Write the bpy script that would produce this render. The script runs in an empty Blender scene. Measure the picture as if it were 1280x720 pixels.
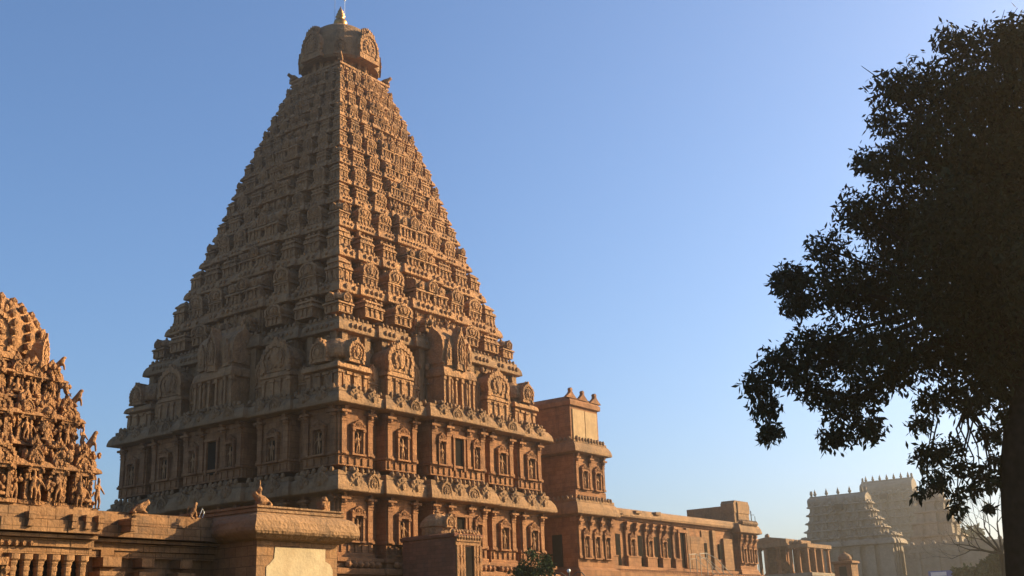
import bpy, math, random
import numpy as np
from mathutils import Vector, Matrix, noise as mnoise
random.seed(7); rng = np.random.default_rng(11)
R_ = math.radians
scene = bpy.context.scene
COL = scene.collection

# ------------------------------------------------------------------ camera
F_PX, PITCH, YAW, ROLL = 1420.86, 0.29505, 0.95041, 0.037825
CAM = Vector((-73.60, -72.68, 1.70))
_F = Vector((math.sin(YAW)*math.cos(PITCH), math.cos(YAW)*math.cos(PITCH), math.sin(PITCH)))
_Rt = Vector((math.cos(YAW), -math.sin(YAW), 0)); _U = _Rt.cross(_F)
_c, _s = math.cos(ROLL), math.sin(ROLL)
_Rr, _Ur = _Rt*_c - _U*_s, _Rt*_s + _U*_c
cd = bpy.data.cameras.new('camera'); cam = bpy.data.objects.new('camera', cd); COL.objects.link(cam)
cd.sensor_width = 36; cd.lens = F_PX/1280*36; cd.clip_start = .1; cd.clip_end = 6000
cam.matrix_world = Matrix(((_Rr.x, _Ur.x, -_F.x, CAM.x), (_Rr.y, _Ur.y, -_F.y, CAM.y), (_Rr.z, _Ur.z, -_F.z, CAM.z), (0, 0, 0, 1)))
scene.camera = cam
def ray(u, v): return _F*F_PX + _Rr*(u-640) + _Ur*(360-v)
def at(u, v, D):                      # point seen at a pixel, at a horizontal distance
    d = ray(u, v); return CAM + d*(D/math.hypot(d.x, d.y))
def on(u, v, axis, val):              # point seen at a pixel, on an axis plane
    d = ray(u, v); return CAM + d*((val-CAM[axis])/d[axis])

# ------------------------------------------------------------------ world, sun, exposure
SUN_AZ, SUN_EL = R_(121), R_(22)
w = bpy.data.worlds.new('World'); scene.world = w; w.use_nodes = True
nt = w.node_tree; bg = nt.nodes['Background']
sky = nt.nodes.new('ShaderNodeTexSky'); sky.sky_type = 'NISHITA'; sky.sun_disc = False
sky.sun_elevation = SUN_EL; sky.sun_rotation = SUN_AZ; sky.air_density = 1.0; sky.dust_density = 1.7; sky.ozone_density = 5.5
nt.links.new(sky.outputs[0], bg.inputs[0]); bg.inputs[1].default_value = 0.09
sl = bpy.data.lights.new('sun', 'SUN'); sl.energy = 5.0; sl.angle = R_(.5); sl.color = (1, .80, .46)
so = bpy.data.objects.new('sun', sl); COL.objects.link(so)
sd = Vector((math.sin(SUN_AZ)*math.cos(SUN_EL), math.cos(SUN_AZ)*math.cos(SUN_EL), math.sin(SUN_EL)))
so.rotation_euler = sd.to_track_quat('Z', 'Y').to_euler(); so.location = (60, -60, 120)
vs = scene.view_settings; vs.view_transform = 'Standard'; vs.look = 'None'; vs.gamma = 1; vs.use_curve_mapping = False
vs.exposure = 1.25
scene.cycles.max_bounces = 5; scene.cycles.diffuse_bounces = 1; scene.cycles.volume_bounces = 0
HAZE = 0.0007

# ------------------------------------------------------------------ materials
def new_mat(name):
    m = bpy.data.materials.new(name); m.use_nodes = True
    return m, m.node_tree, m.node_tree.nodes['Principled BSDF']
def N(t, kind, **kw):
    n = t.nodes.new(kind)
    for k, v in kw.items():
        if k in n.inputs: n.inputs[k].default_value = v
        else: setattr(n, k, v)
    return n
def ramp(t, src, p0, p1, c0=(0, 0, 0, 1), c1=(1, 1, 1, 1)):
    r = t.nodes.new('ShaderNodeValToRGB'); e = r.color_ramp.elements
    e[0].position, e[1].position = p0, p1; e[0].color, e[1].color = c0, c1
    t.links.new(src, r.inputs[0]); return r.outputs[0]
def mixc(t, fac, a, b, mode='MIX'):
    n = t.nodes.new('ShaderNodeMix'); n.data_type = 'RGBA'; n.blend_type = mode
    for s, v in ((0, fac), (6, a), (7, b)):
        if hasattr(v, 'is_linked'): t.links.new(v, n.inputs[s])
        else: n.inputs[s].default_value = v if s == 0 else (*v, 1)
    return n.outputs[2]
def stone(name, a, b, stain=(.07, .055, .045), amount=.5, joints=True, carve=.5, scale=1.0, bw=.9, bh=.42, jd=.7, grain=1.0):
    m, t, bs = new_mat(name)
    g = N(t, 'ShaderNodeNewGeometry'); pos = g.outputs['Position']
    n1 = N(t, 'ShaderNodeTexNoise', Scale=.22*scale, Detail=5.0, Roughness=.65); t.links.new(pos, n1.inputs['Vector'])
    n2 = N(t, 'ShaderNodeTexNoise', Scale=2.4*scale, Detail=6.0, Roughness=.7); t.links.new(pos, n2.inputs['Vector'])
    col = mixc(t, ramp(t, n1.outputs[0], .36, .66), a, b)
    dark = tuple(c*.62 for c in a); lite = tuple(min(1, c*1.25) for c in b)
    col = mixc(t, ramp(t, n2.outputs[0], .25, .75), mixc(t, .6, col, dark), mixc(t, .4, col, lite))
    # streaky weather stains, drawn out along z
    mp = N(t, 'ShaderNodeMapping'); mp.inputs['Scale'].default_value = (1.1*scale, 1.1*scale, .28*scale); t.links.new(pos, mp.inputs[0])
    n3 = N(t, 'ShaderNodeTexNoise', Scale=1.0, Detail=7.0, Roughness=.72); t.links.new(mp.outputs[0], n3.inputs['Vector'])
    fac = ramp(t, n3.outputs[0], .5, .72, (0, 0, 0, 1), (amount, amount, amount, 1))
    col = mixc(t, fac, col, stain)
    n5 = N(t, 'ShaderNodeTexNoise', Scale=.55*scale, Detail=8.0, Roughness=.75, Distortion=.4); t.links.new(pos, n5.inputs['Vector'])
    am = amount*.8; col = mixc(t, ramp(t, n5.outputs[0], .5, .63, (0, 0, 0, 1), (am, am, am, 1)), col, mixc(t, .35, stain, a))
    col = mixc(t, ramp(t, n5.outputs[0], .3, .42, (.35, .35, .35, 1), (0, 0, 0, 1)), col, tuple(min(1, c*1.35+.02) for c in b))
    v = N(t, 'ShaderNodeTexVoronoi', Scale=3.6*scale); t.links.new(pos, v.inputs['Vector'])
    n4 = N(t, 'ShaderNodeTexNoise', Scale=9.0*scale, Detail=4.0); t.links.new(pos, n4.inputs['Vector'])
    h = N(t, 'ShaderNodeMath', operation='MULTIPLY_ADD'); t.links.new(v.outputs['Distance'], h.inputs[0]); h.inputs[1].default_value = carve
    gr = N(t, 'ShaderNodeMath', operation='MULTIPLY'); t.links.new(n4.outputs[0], gr.inputs[0]); gr.inputs[1].default_value = grain
    t.links.new(gr.outputs[0], h.inputs[2]); hh = h.outputs[0]
    if joints:
        sx = N(t, 'ShaderNodeSeparateXYZ'); t.links.new(pos, sx.inputs[0])
        ad = N(t, 'ShaderNodeMath', operation='ADD'); t.links.new(sx.outputs[0], ad.inputs[0]); t.links.new(sx.outputs[1], ad.inputs[1])
        cb = N(t, 'ShaderNodeCombineXYZ'); t.links.new(ad.outputs[0], cb.inputs[0]); t.links.new(sx.outputs[2], cb.inputs[1])
        br = N(t, 'ShaderNodeTexBrick', Scale=1.0); br.inputs['Brick Width'].default_value = bw; br.inputs['Row Height'].default_value = bh
        br.inputs['Mortar Size'].default_value = .014; br.inputs['Color1'].default_value = (1, 1, 1, 1); br.inputs['Color2'].default_value = (.62, .57, .54, 1)
        br.inputs['Mortar'].default_value = (.35, .33, .3, 1); t.links.new(cb.outputs[0], br.inputs['Vector'])
        col = mixc(t, jd, col, br.outputs['Color'], 'MULTIPLY')
        jb = N(t, 'ShaderNodeMath', operation='MULTIPLY_ADD'); t.links.new(br.outputs['Fac'], jb.inputs[0]); jb.inputs[1].default_value = -.5; t.links.new(hh, jb.inputs[2]); hh = jb.outputs[0]
    t.links.new(col, bs.inputs['Base Color']); bs.inputs['Roughness'].default_value = .92; bs.inputs['Specular IOR Level'].default_value = .2
    bp = N(t, 'ShaderNodeBump', Strength=.55, Distance=.12); t.links.new(hh, bp.inputs['Height']); t.links.new(bp.outputs[0], bs.inputs['Normal'])
    return m
def plain(name, c, rough=.7, metal=0.0, var=.25, sc=3.0):
    m, t, bs = new_mat(name); g = N(t, 'ShaderNodeNewGeometry')
    n = N(t, 'ShaderNodeTexNoise', Scale=sc, Detail=4.0); t.links.new(g.outputs['Position'], n.inputs['Vector'])
    t.links.new(mixc(t, ramp(t, n.outputs[0], .3, .7), tuple(x*(1-var) for x in c), tuple(min(1, x*(1+var)) for x in c)), bs.inputs['Base Color'])
    bs.inputs['Specular IOR Level'].default_value = .5 if rough < .9 else 0; bs.inputs['Roughness'].default_value = rough; bs.inputs['Metallic'].default_value = metal
    return m
def leafmat(name, c):
    m, t, bs = new_mat(name); oi = N(t, 'ShaderNodeNewGeometry')
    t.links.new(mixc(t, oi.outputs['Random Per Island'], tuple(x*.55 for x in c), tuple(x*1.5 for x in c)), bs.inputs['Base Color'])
    bs.inputs['Roughness'].default_value = .8; bs.inputs['Specular IOR Level'].default_value = .08; return m
M_WALL = stone('sandstone_wall', (.31, .13, .052), (.38, .18, .08), stain=(.05, .036, .028), amount=.55, carve=.25)
M_CORN = stone('weathered_cornice_stone', (.25, .135, .064), (.33, .182, .088), stain=(.055, .042, .032), amount=.7, joints=False, carve=.5)
M_CARV = stone('carved_stone', (.33, .158, .068), (.43, .225, .102), stain=(.045, .036, .03), amount=.72, joints=False, carve=1.1, scale=1.3)
M_RED = stone('red_sandstone', (.23, .085, .045), (.28, .112, .06), amount=.4, bw=.7, bh=.3)
M_SHR = stone('orange_carved_stone', (.28, .128, .052), (.36, .182, .08), stain=(.06, .04, .03), amount=.75, joints=False, carve=.7, scale=2.2, grain=.7)
M_SHRW = stone('orange_block_stone', (.28, .138, .06), (.34, .182, .085), amount=.6, carve=.15, bw=.62, bh=.36, grain=.45)
M_PLAS = stone('pale_plaster', (.42, .31, .18), (.49, .37, .225), stain=(.36, .24, .13), amount=.6, joints=False, carve=.03, grain=.25)
M_TAN = stone('tan_plaster', (.40, .25, .125), (.47, .31, .165), stain=(.24, .14, .07), amount=.7, joints=False, carve=.05, grain=.3)
M_FAR = stone('gateway_stone', (.25, .185, .13), (.31, .23, .16), amount=.4, joints=False, carve=1.2, scale=.5)
M_DARK = plain('painted_shade', (.02, .016, .013), .95)  # near-black colour stands in for the shade inside openings and hollows
M_GOLD = plain('gilded_metal', (.42, .20, .06), .42, .8, .2)
M_IRON = plain('dark_iron', (.05, .045, .04), .6, .4)
M_IRON2 = plain('grey_pipe', (.28, .25, .21), .5, .5)
M_WHITE = plain('white_paint', (.75, .74, .70), .5, 0, .08)
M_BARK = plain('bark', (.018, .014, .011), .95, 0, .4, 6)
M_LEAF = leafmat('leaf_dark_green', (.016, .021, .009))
M_LEAF2 = leafmat('leaf_mid_green', (.034, .052, .016))
M_LEAF3 = leafmat('leaf_far_green', (.05, .07, .03))
M_BLUE = plain('blue_board', (.10, .14, .34), .6)

# ------------------------------------------------------------------ mesh helpers
class MB:
    def __init__(s): s.v = []; s.f = []
    def add(s, vs, fs, M=None):
        b = len(s.v)
        s.v += [(M @ Vector(p))[:] for p in vs] if M is not None else [tuple(p) for p in vs]
        s.f += [tuple(i+b for i in f) for f in fs]
    def box(s, x0, x1, y0, y1, z0, z1, M=None):
        s.add([(x0, y0, z0), (x1, y0, z0), (x1, y1, z0), (x0, y1, z0), (x0, y0, z1), (x1, y0, z1), (x1, y1, z1), (x0, y1, z1)],
              [(0, 3, 2, 1), (4, 5, 6, 7), (0, 1, 5, 4), (1, 2, 6, 5), (2, 3, 7, 6), (3, 0, 4, 7)], M)
    def sweep(s, ol, prof, top=True, bottom=True, M=None):      # axis-aligned CCW outline, profile of (offset, z)
        n = len(ol); vs = []; fs = []
        nr = []
        for i in range(n):
            a, b = ol[i], ol[(i+1) % n]; d = (b[0]-a[0], b[1]-a[1]); l = math.hypot(*d) or 1
            nr.append((d[1]/l, -d[0]/l))
        for (o, z) in prof:
            for i in range(n):
                a, b = nr[i-1], nr[i]; k = 1+a[0]*b[0]+a[1]*b[1]
                k = max(k, .3); vs.append((ol[i][0]+o*(a[0]+b[0])/k, ol[i][1]+o*(a[1]+b[1])/k, z))
        for j in range(len(prof)-1):
            for i in range(n):
                p, q = j*n+i, j*n+(i+1) % n; fs.append((p, q, q+n, p+n))
        if bottom: fs.append(tuple(range(n-1, -1, -1)))
        if top: fs.append(tuple(range((len(prof)-1)*n, len(prof)*n)))
        s.add(vs, fs, M)
    def lathe(s, prof, n=12, cx=0, cy=0, sq=0.0, M=None, rot=0.0):   # sq>0: rounded-square plan
        vs = []; fs = []
        for (r, z) in prof:
            for i in range(n):
                a = 2*math.pi*(i+.5)/n+rot; c, d = math.cos(a), math.sin(a)
                k = 1.0
                if sq: k = (1-sq)+sq/max(abs(c), abs(d))
                vs.append((cx+r*c*k, cy+r*d*k, z))
        for j in range(len(prof)-1):
            for i in range(n):
                p, q = j*n+i, j*n+(i+1) % n; fs.append((p, q, q+n, p+n))
        fs.append(tuple(range(n-1, -1, -1))); fs.append(tuple(range((len(prof)-1)*n, len(prof)*n)))
        s.add(vs, fs, M)
    def ext(s, ol, y0, y1, M=None):                    # outline of (x, z), front at y0 (faces -Y), back at y1
        n = len(ol); vs = [(x, y0, z) for x, z in ol]+[(x, y1, z) for x, z in ol]
        fs = [tuple(range(n)), tuple(range(2*n-1, n-1, -1))]+[(i, i+n, (i+1) % n+n, (i+1) % n) for i in range(n)]
        s.add(vs, fs, M)
    def tube(s, pts, rad, n=6):
        rs = rad if isinstance(rad, (list, tuple)) else [rad]*len(pts); vs = []; fs = []
        pts = [Vector(p) for p in pts]
        for k, p in enumerate(pts):
            t = (pts[min(k+1, len(pts)-1)]-pts[max(k-1, 0)]).normalized()
            a = t.cross(Vector((.31, .17, 1)) if abs(t.z) < .9 else Vector((1, .2, .1))).normalized(); b = t.cross(a)
            for i in range(n):
                an = 2*math.pi*i/n; vs.append(p+(a*math.cos(an)+b*math.sin(an))*rs[k])
        for j in range(len(pts)-1):
            for i in range(n):
                p, q = j*n+i, j*n+(i+1) % n; fs.append((p, p+n, q+n, q))
        fs.append(tuple(range(n))); fs.append(tuple(range(len(vs)-1, len(vs)-n-1, -1)))
        s.add(vs, fs)
    def blob(s, c, r, sx=1, sy=1, sz=1):               # low lump
        t = (1+5**.5)/2; k = r/1.9
        vs = [(-1, t, 0), (1, t, 0), (-1, -t, 0), (1, -t, 0), (0, -1, t), (0, 1, t), (0, -1, -t), (0, 1, -t), (t, 0, -1), (t, 0, 1), (-t, 0, -1), (-t, 0, 1)]
        fs = [(0, 11, 5), (0, 5, 1), (0, 1, 7), (0, 7, 10), (0, 10, 11), (1, 5, 9), (5, 11, 4), (11, 10, 2), (10, 7, 6), (7, 1, 8), (3, 9, 4), (3, 4, 2), (3, 2, 6), (3, 6, 8), (3, 8, 9), (4, 9, 5), (2, 4, 11), (6, 2, 10), (8, 6, 7), (9, 8, 1)]
        s.add([(c[0]+x*k*sx, c[1]+y*k*sy, c[2]+z*k*sz) for x, y, z in vs], fs)
    def mesh(s, name, mat, loc=(0, 0, 0), jit=0.0, smooth=False):
        me = bpy.data.meshes.new(name); L = Vector(loc)
        vs = [Vector(p) for p in s.v]
        if jit: vs = [p+mnoise.noise_vector(p*1.7)*jit+mnoise.noise_vector(p*7.3)*jit*.5 for p in vs]
        me.from_pydata([(p-L)[:] for p in vs], [], s.f); me.update()
        if mat: me.materials.append(mat)
        if smooth: me.shade_smooth()
        return me
def wloc(o):
    l = Vector((0, 0, 0))
    while o is not None: l += o.location; o = o.parent
    return l
def obj(name, data, parent=None, loc=None, **props):
    o = bpy.data.objects.new(name, data); COL.objects.link(o)
    if parent is not None: o.parent = parent
    if loc is not None: o.location = loc
    for k, v in props.items(): o[k] = v
    return o
def thing(name, label, cat, loc, group=None):
    o = obj(name, None, None, loc, label=label, category=cat)
    o.empty_display_size = .5
    if group: o['group'] = group
    return o
def part(name, mb, mat, parent, jit=0.0, smooth=False, label=None):
    o = obj(name, mb.mesh(name, mat, wloc(parent), jit, smooth), parent)
    if label: o['label'] = label
    return o
def solo(name, mb, mat, label, cat, base=(0, 0, 0), jit=0, group=None, smooth=False):
    o = obj(name, mb.mesh(name, mat, base, jit, smooth), None, base, label=label, category=cat)
    if group: o['group'] = group
    return o
def place(proto_mesh, name, parent, wl, rz=0.0, sc=(1, 1, 1)):    # a copy of one proto, set in world space under a translated parent
    o = obj(name, proto_mesh, parent, Vector(wl)-wloc(parent)); o.rotation_euler = (0, 0, rz); o.scale = sc
    return o
def copy_tree(o, parent=None):
    c = o.copy(); COL.objects.link(c)
    if parent is not None: c.parent = parent
    for ch in list(o.children): copy_tree(ch, c)
    return c
FACES = {'S': 0.0, 'W': -math.pi/2, 'N': math.pi, 'E': math.pi/2}
def fpt(face, t, d, z, cx=0, cy=0):       # t along the face (left to right seen from outside), d outward distance from centre
    a = FACES[face]; x, y = t, -d
    return Vector((cx+x*math.cos(a)-y*math.sin(a), cy+x*math.sin(a)+y*math.cos(a), z))
def outline(hx, hy, bays, cx=0, cy=0):    # bays: (t0, t1, depth) in 0..1, from the centre out, mirrored; corner bay depth 0
    pts = []
    for k in range(4):
        h, hd = (hx, hy) if k % 2 == 0 else (hy, hx)
        side = []
        for (t0, t1, d) in reversed(bays): side += [(-t1*h, d), (-t0*h, d)]
        for (t0, t1, d) in bays: side += [(t0*h, d), (t1*h, d)]
        side[0] = (-h, side[0][1]); side[-1] = (h, side[-1][1])
        a = k*math.pi/2; ca, sa = round(math.cos(a)), round(math.sin(a))
        for t, d in side[:-1] if abs(side[-1][0]-h) < 1e-6 else side:
            x, y = t, -(hd+d); p = (cx+x*ca-y*sa, cy+x*sa+y*ca)
            if not pts or math.hypot(p[0]-pts[-1][0], p[1]-pts[-1][1]) > 1e-5: pts.append(p)
    return pts
def along(ol, step):                      # points and outward directions along an outline
    for i in range(len(ol)):
        a, b = ol[i], ol[(i+1) % len(ol)]; l = math.hypot(b[0]-a[0], b[1]-a[1])
        if l < step*.6: continue
        n = max(1, int(l/step))
        for k in range(n):
            t = (k+.5)/n; yield a[0]+(b[0]-a[0])*t, a[1]+(b[1]-a[1])*t, (b[1]-a[1])/l, -(b[0]-a[0])/l
def kapota(o, z, t):                      # overhanging rounded eave: lip bottom at z, thickness t
    return [(0, z-.12*t), (.62*o, z-.05*t), (.94*o, z), (o, z+.05*t), (o*.99, z+.2*t), (o*.88, z+.5*t), (o*.62, z+.8*t), (o*.25, z+.96*t), (0.02, z+t)]

# ---- horseshoe gable, front at y facing -Y
def hs_outline(w, h, cx, z, k=1.0):
    half = [(-.5, 0), (-.43, .08), (-.475, .22), (-.5, .4), (-.47, .56), (-.4, .7), (-.29, .81), (-.15, .88), (-.06, .93), (0, 1.06)]
    pts = half+[(-x, y) for x, y in reversed(half[:-1])]
    return [(cx+x*w*k, z+h*.42+(y-.42)*h*k) for x, y in pts]
def gable(mb, cx, z, w, h, y, depth, detail=2):
    mb.ext(hs_outline(w, h, cx, z), y, y+depth)
    d = .045*w
    mb.ext(hs_outline(w, h, cx, z, .62), y-d*.8, y+.01)
    if detail >= 2:
        o = hs_outline(w, h, cx, z, .9)
        for i, (x, zz) in enumerate(o):
            s = .05*w; mb.box(x-s, x+s, y-d*1.3, y+.02, zz-s, zz+s)
            x2, z2 = o[(i+1) % len(o)]
            if i < len(o)-1: x2, z2 = (x+x2)/2, (zz+z2)/2; mb.box(x2-s*.7, x2+s*.7, y-d, y+.02, z2-s*.7, z2+s*.7)
        for i in range(9):
            a = math.pi*(i/8*1.3-.15); r = .235*w; s = .035*w
            x, zz = cx+r*math.cos(a), z+.42*h+r*math.sin(a)*h/w; mb.box(x-s, x+s, y-d*2, y, zz-s, zz+s)
        mb.blob((cx, y-d*.6, z+.42*h), .17*w, 1, .6, 1.1); mb.blob((cx, y-d*.6, z+.62*h), .09*w, 1, .6, 1)
        mb.blob((cx-.16*w, y-d*.5, z+.24*h), .09*w, 1, .6, 1); mb.blob((cx+.16*w, y-d*.5, z+.24*h), .09*w, 1, .6, 1)
        for sx in (-.2, -.08, .08, .2): mb.box(cx+sx*w-.025*w, cx+sx*w+.025*w, y+.02, y+.1*w, z+(1.02-abs(sx)*.9)*h, z+(1.14-abs(sx)*.9)*h)
    elif detail == 1:
        mb.blob((cx, y-d, z+.45*h), .2*w, 1, .6, 1.2)
        for i in range(7):
            a = math.pi*(i/6*1.3-.15); r = .38*w; s = .06*w
            x, zz = cx+r*math.cos(a), z+.42*h+r*math.sin(a)*h/w; mb.box(x-s, x+s, y-d, y, zz-s, zz+s)
# ---- shrine prototypes (local: centre x=0, front y=0 facing -Y, base z=0, unit width and height 1)
def shrine_body(mb, hw, d, z1, y0=0.0, niche=True):
    mb.box(-hw, hw, y0+.06, y0+d, 0, z1)
    mb.box(-hw-.03, hw+.03, y0+.02, y0+d, 0, z1*.12)
    for x in ((-hw, -hw*.28, hw*.28, hw) if niche else (-hw, hw)):
        mb.box(x-.045, x+.045, y0, y0+.1, z1*.12, z1*.8); mb.box(x-.075, x+.075, y0-.03, y0+.1, z1*.8, z1*.92)
    for y in (y0+.06+d*.5, y0+d*.92):
        for sx in (-1, 1): mb.box(sx*hw-.04, sx*hw+.04, y-.05, y+.05, z1*.12, z1*.9)
    mb.box(-hw-.02, hw+.02, y0+.02, y0+d, z1*.92, z1)
def eave(mb, hw, y0, y1, z, t, o):
    mb.sweep([(-hw, y0), (hw, y0), (hw, y1), (-hw, y1)], kapota(o, z, t))
def proto_corner():
    mb = MB(); T = Matrix.Translation((0, .5, 0))
    b = MB()
    for k in range(4):
        q = MB(); shrine_body(q, .38, .3, .36, -.42); b.add(q.v, q.f, Matrix.Rotation(k*math.pi/2, 4, 'Z'))
    b.box(-.33, .33, -.33, .33, 0, .4)
    eave(b, .4, -.4, .4, .37, .12, .1)
    b.box(-.34, .34, -.34, .34, .47, .58)
    b.lathe([(.42, .56), (.47, .58), (.485, .64), (.46, .73), (.4, .82), (.29, .9), (.15, .96), (.05, .985)], 24, sq=.75)
    b.lathe([(.09, .97), (.05, 1.0), (.075, 1.05), (.03, 1.1), (.01, 1.14)], 8)
    for k in range(4):
        q = MB(); gable(q, 0, .5, .46, .4, -.53, .3, 2); b.add(q.v, q.f, Matrix.Rotation(k*math.pi/2, 4, 'Z'))
    mb.add(b.v, b.f, T); return mb
def proto_gable(detail=2, depth=1.0, niche=True, hw=.43):
    mb = MB(); shrine_body(mb, hw, depth, .38, 0, niche)
    eave(mb, hw, .04, depth, .38, .09, .08)
    mb.box(-hw, hw, .04, depth, .45, .5)
    mb.ext(hs_outline(.9, .5, 0, .47), .1, depth); gable(mb, 0, .47, 1.0, .53, -.03, .16, detail)
    for i in range(4): mb.blob((0, .2+i*.22, 1.0), .06)
    return mb
def proto_long(L=2.2):                     # oblong barrel roof running along the face, door in the middle
    mb = MB(); h = L/2
    mb.box(-h*.9, -.16, .06, .9, 0, .4); mb.box(.16, h*.9, .06, .9, 0, .4); mb.box(-.16, .16, .3, .9, 0, .4); mb.box(-.16, .16, .06, .3, .33, .4)
    mb.box(-h*.93, h*.93, .02, .9, 0, .05)
    for x in (-h*.9, -h*.62, -.2, .2, h*.62, h*.9):
        mb.box(x-.05, x+.05, 0, .1, .04, .33); mb.box(x-.08, x+.08, -.03, .1, .33, .38)
    for x in (-h*.45, h*.45): mb.blob((x, .05, .17), .13, .7, .6, 1.2); mb.blob((x, .03, .3), .06)
    eave(mb, h*.9, .04, .9, .38, .11, .1)
    mb.box(-h*.86, h*.86, .06, .9, .48, .56)
    hs = [(y, z) for y, z in hs_outline(.84, .46, .46, .54)]
    n = len(hs); vs = [(-h*.92, y, z) for y, z in hs]+[(h*.92, y, z) for y, z in hs]
    mb.add(vs, [tuple(range(n-1, -1, -1)), tuple(range(n, 2*n))]+[(i, (i+1) % n, (i+1) % n+n, i+n) for i in range(n)])
    gable(mb, 0, .47, .6, .5, -.08, .3, 2); gable(mb, -h*.62, .5, .34, .32, -.02, .2, 1); gable(mb, h*.62, .5, .34, .32, -.02, .2, 1)
    for i in range(5):
        x = -h*.75+i*h*.375; mb.lathe([(.05, .98), (.06, 1.03), (.02, 1.08), (.01, 1.13)], 6, x, .46)
    return mb
def proto_cell(hw=.44, depth=1.0):
    mb = MB(); shrine_body(mb, hw, depth, .5, 0, True); eave(mb, hw, .03, depth, .5, .14, .1)
    mb.box(-hw, hw, .05, depth, .62, .7); eave(mb, hw*.94, .06, depth, .78, .12, .06); mb.box(-hw*.9, hw*.9, .1, depth, .7, .8)
    for x in (-.3, 0, .3): mb.ext(hs_outline(.2, .16, x, .5), -.07, .1); mb.blob((x+.1, .05, .93), .07)
    for x in (-.36, -.12, .12, .36): mb.box(x-.03, x+.03, .03, .1, .68, .79)
    return mb
def proto_square():
    mb = MB(); b = MB()
    for k in range(4):
        q = MB(); shrine_body(q, .4, .3, .5, -.44); b.add(q.v, q.f, Matrix.Rotation(k*math.pi/2, 4, 'Z'))
        q = MB(); q.ext(hs_outline(.3, .2, 0, .5), -.52, -.3); b.add(q.v, q.f, Matrix.Rotation(k*math.pi/2, 4, 'Z'))
    eave(b, .42, -.42, .42, .5, .14, .09); b.box(-.36, .36, -.36, .36, .6, .76); eave(b, .36, -.36, .36, .76, .1, .07)
    b.lathe([(.34, .84), (.36, .88), (.26, .97), (.1, 1.03), (.03, 1.1)], 12, sq=.7)
    mb.add(b.v, b.f, Matrix.Translation((0, .5, 0))); return mb
JIT = .018
P_CORNER = proto_corner().mesh('corner_shrine', M_CARV, jit=JIT)
P_GABLE = proto_gable().mesh('barrel_shrine', M_CARV, jit=JIT)
P_SMALL = proto_gable(1, .7, False, .4).mesh('gable_shrine', M_CARV, jit=JIT)
P_CELL = proto_cell().mesh('barrel_shrine', M_CARV, jit=JIT)
P_SQ = proto_square().mesh('corner_shrine', M_CARV, jit=JIT)
P_LONG = proto_long().mesh('long_shrine', M_CARV, jit=JIT)

# ---- carved figures: one skin each
def skin(name, pts, edges, rad, mat, sub=1):
    me = bpy.data.meshes.new(name); me.from_pydata(pts, edges, []); o = bpy.data.objects.new(name, me); COL.objects.link(o)
    sk = o.modifiers.new('s', 'SKIN')
    lay = me.skin_vertices[0].data if me.skin_vertices else None
    if lay is None:
        bpy.context.view_layer.objects.active = o; bpy.ops.mesh.customdata_skin_add(); lay = me.skin_vertices[0].data
    for i, r in enumerate(rad): lay[i].radius = (r, r) if not isinstance(r, tuple) else r; lay[i].use_root = (i == 0)
    if sub: o.modifiers.new('b', 'SUBSURF').levels = sub
    dg = bpy.context.evaluated_depsgraph_get(); dg.update()
    out = bpy.data.meshes.new_from_object(o.evaluated_get(dg)); out.name = name
    bpy.data.objects.remove(o); out.materials.clear(); out.materials.append(mat); out.shade_smooth()
    return out
def standing(name, mat, armr=(.2, -.03, .93), arml=(-.22, -.1, .5), sway=.03):     # height 1, faces -Y
    p = [(sway, 0, .5), (sway*.4, -.01, .62), (0, -.01, .76), (0, -.02, .86), (0, -.03, .93), (0, 0, 1.08),
         (.09, 0, .77), (.16, -.03, .66), armr, (-.09, 0, .77), (-.16, -.03, .66), arml,
         (.07+sway, 0, .44), (.08, -.03, .24), (.07, 0, .02), (.08, -.07, .02), (-.05+sway, 0, .44), (-.07, -.02, .24), (-.06, 0, .02), (-.07, -.07, .02)]
    e = [(0, 1), (1, 2), (2, 3), (3, 4), (4, 5), (2, 6), (6, 7), (7, 8), (2, 9), (9, 10), (10, 11), (0, 12), (12, 13), (13, 14), (14, 15), (0, 16), (16, 17), (17, 18), (18, 19)]
    r = [.085, .065, .085, .035, .06, .025, .045, .034, .025, .045, .034, .025, .06, .042, .028, .025, .06, .042, .028, .025]
    return skin(name, p, e, r, mat)
def seated(name, mat):
    p = [(0, 0, .12), (0, -.01, .3), (0, -.01, .52), (0, -.03, .66), (0, -.04, .77), (0, -.02, 1.0),
         (.14, 0, .53), (.24, -.05, .36), (.17, -.2, .24), (-.14, 0, .53), (-.25, -.05, .38), (-.25, -.14, .6),
         (.12, -.02, .1), (.3, -.14, .1), (.02, -.24, .06), (-.12, -.02, .1), (-.3, -.14, .1), (-.04, -.26, .06)]
    e = [(0, 1), (1, 2), (2, 3), (3, 4), (4, 5), (2, 6), (6, 7), (7, 8), (2, 9), (9, 10), (10, 11), (0, 12), (12, 13), (13, 14), (0, 15), (15, 16), (16, 17)]
    r = [.15, .12, .14, .06, .095, .05, .075, .055, .04, .075, .055, .04, .1, .075, .05, .1, .075, .05]
    return skin(name, p, e, r, mat)
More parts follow.
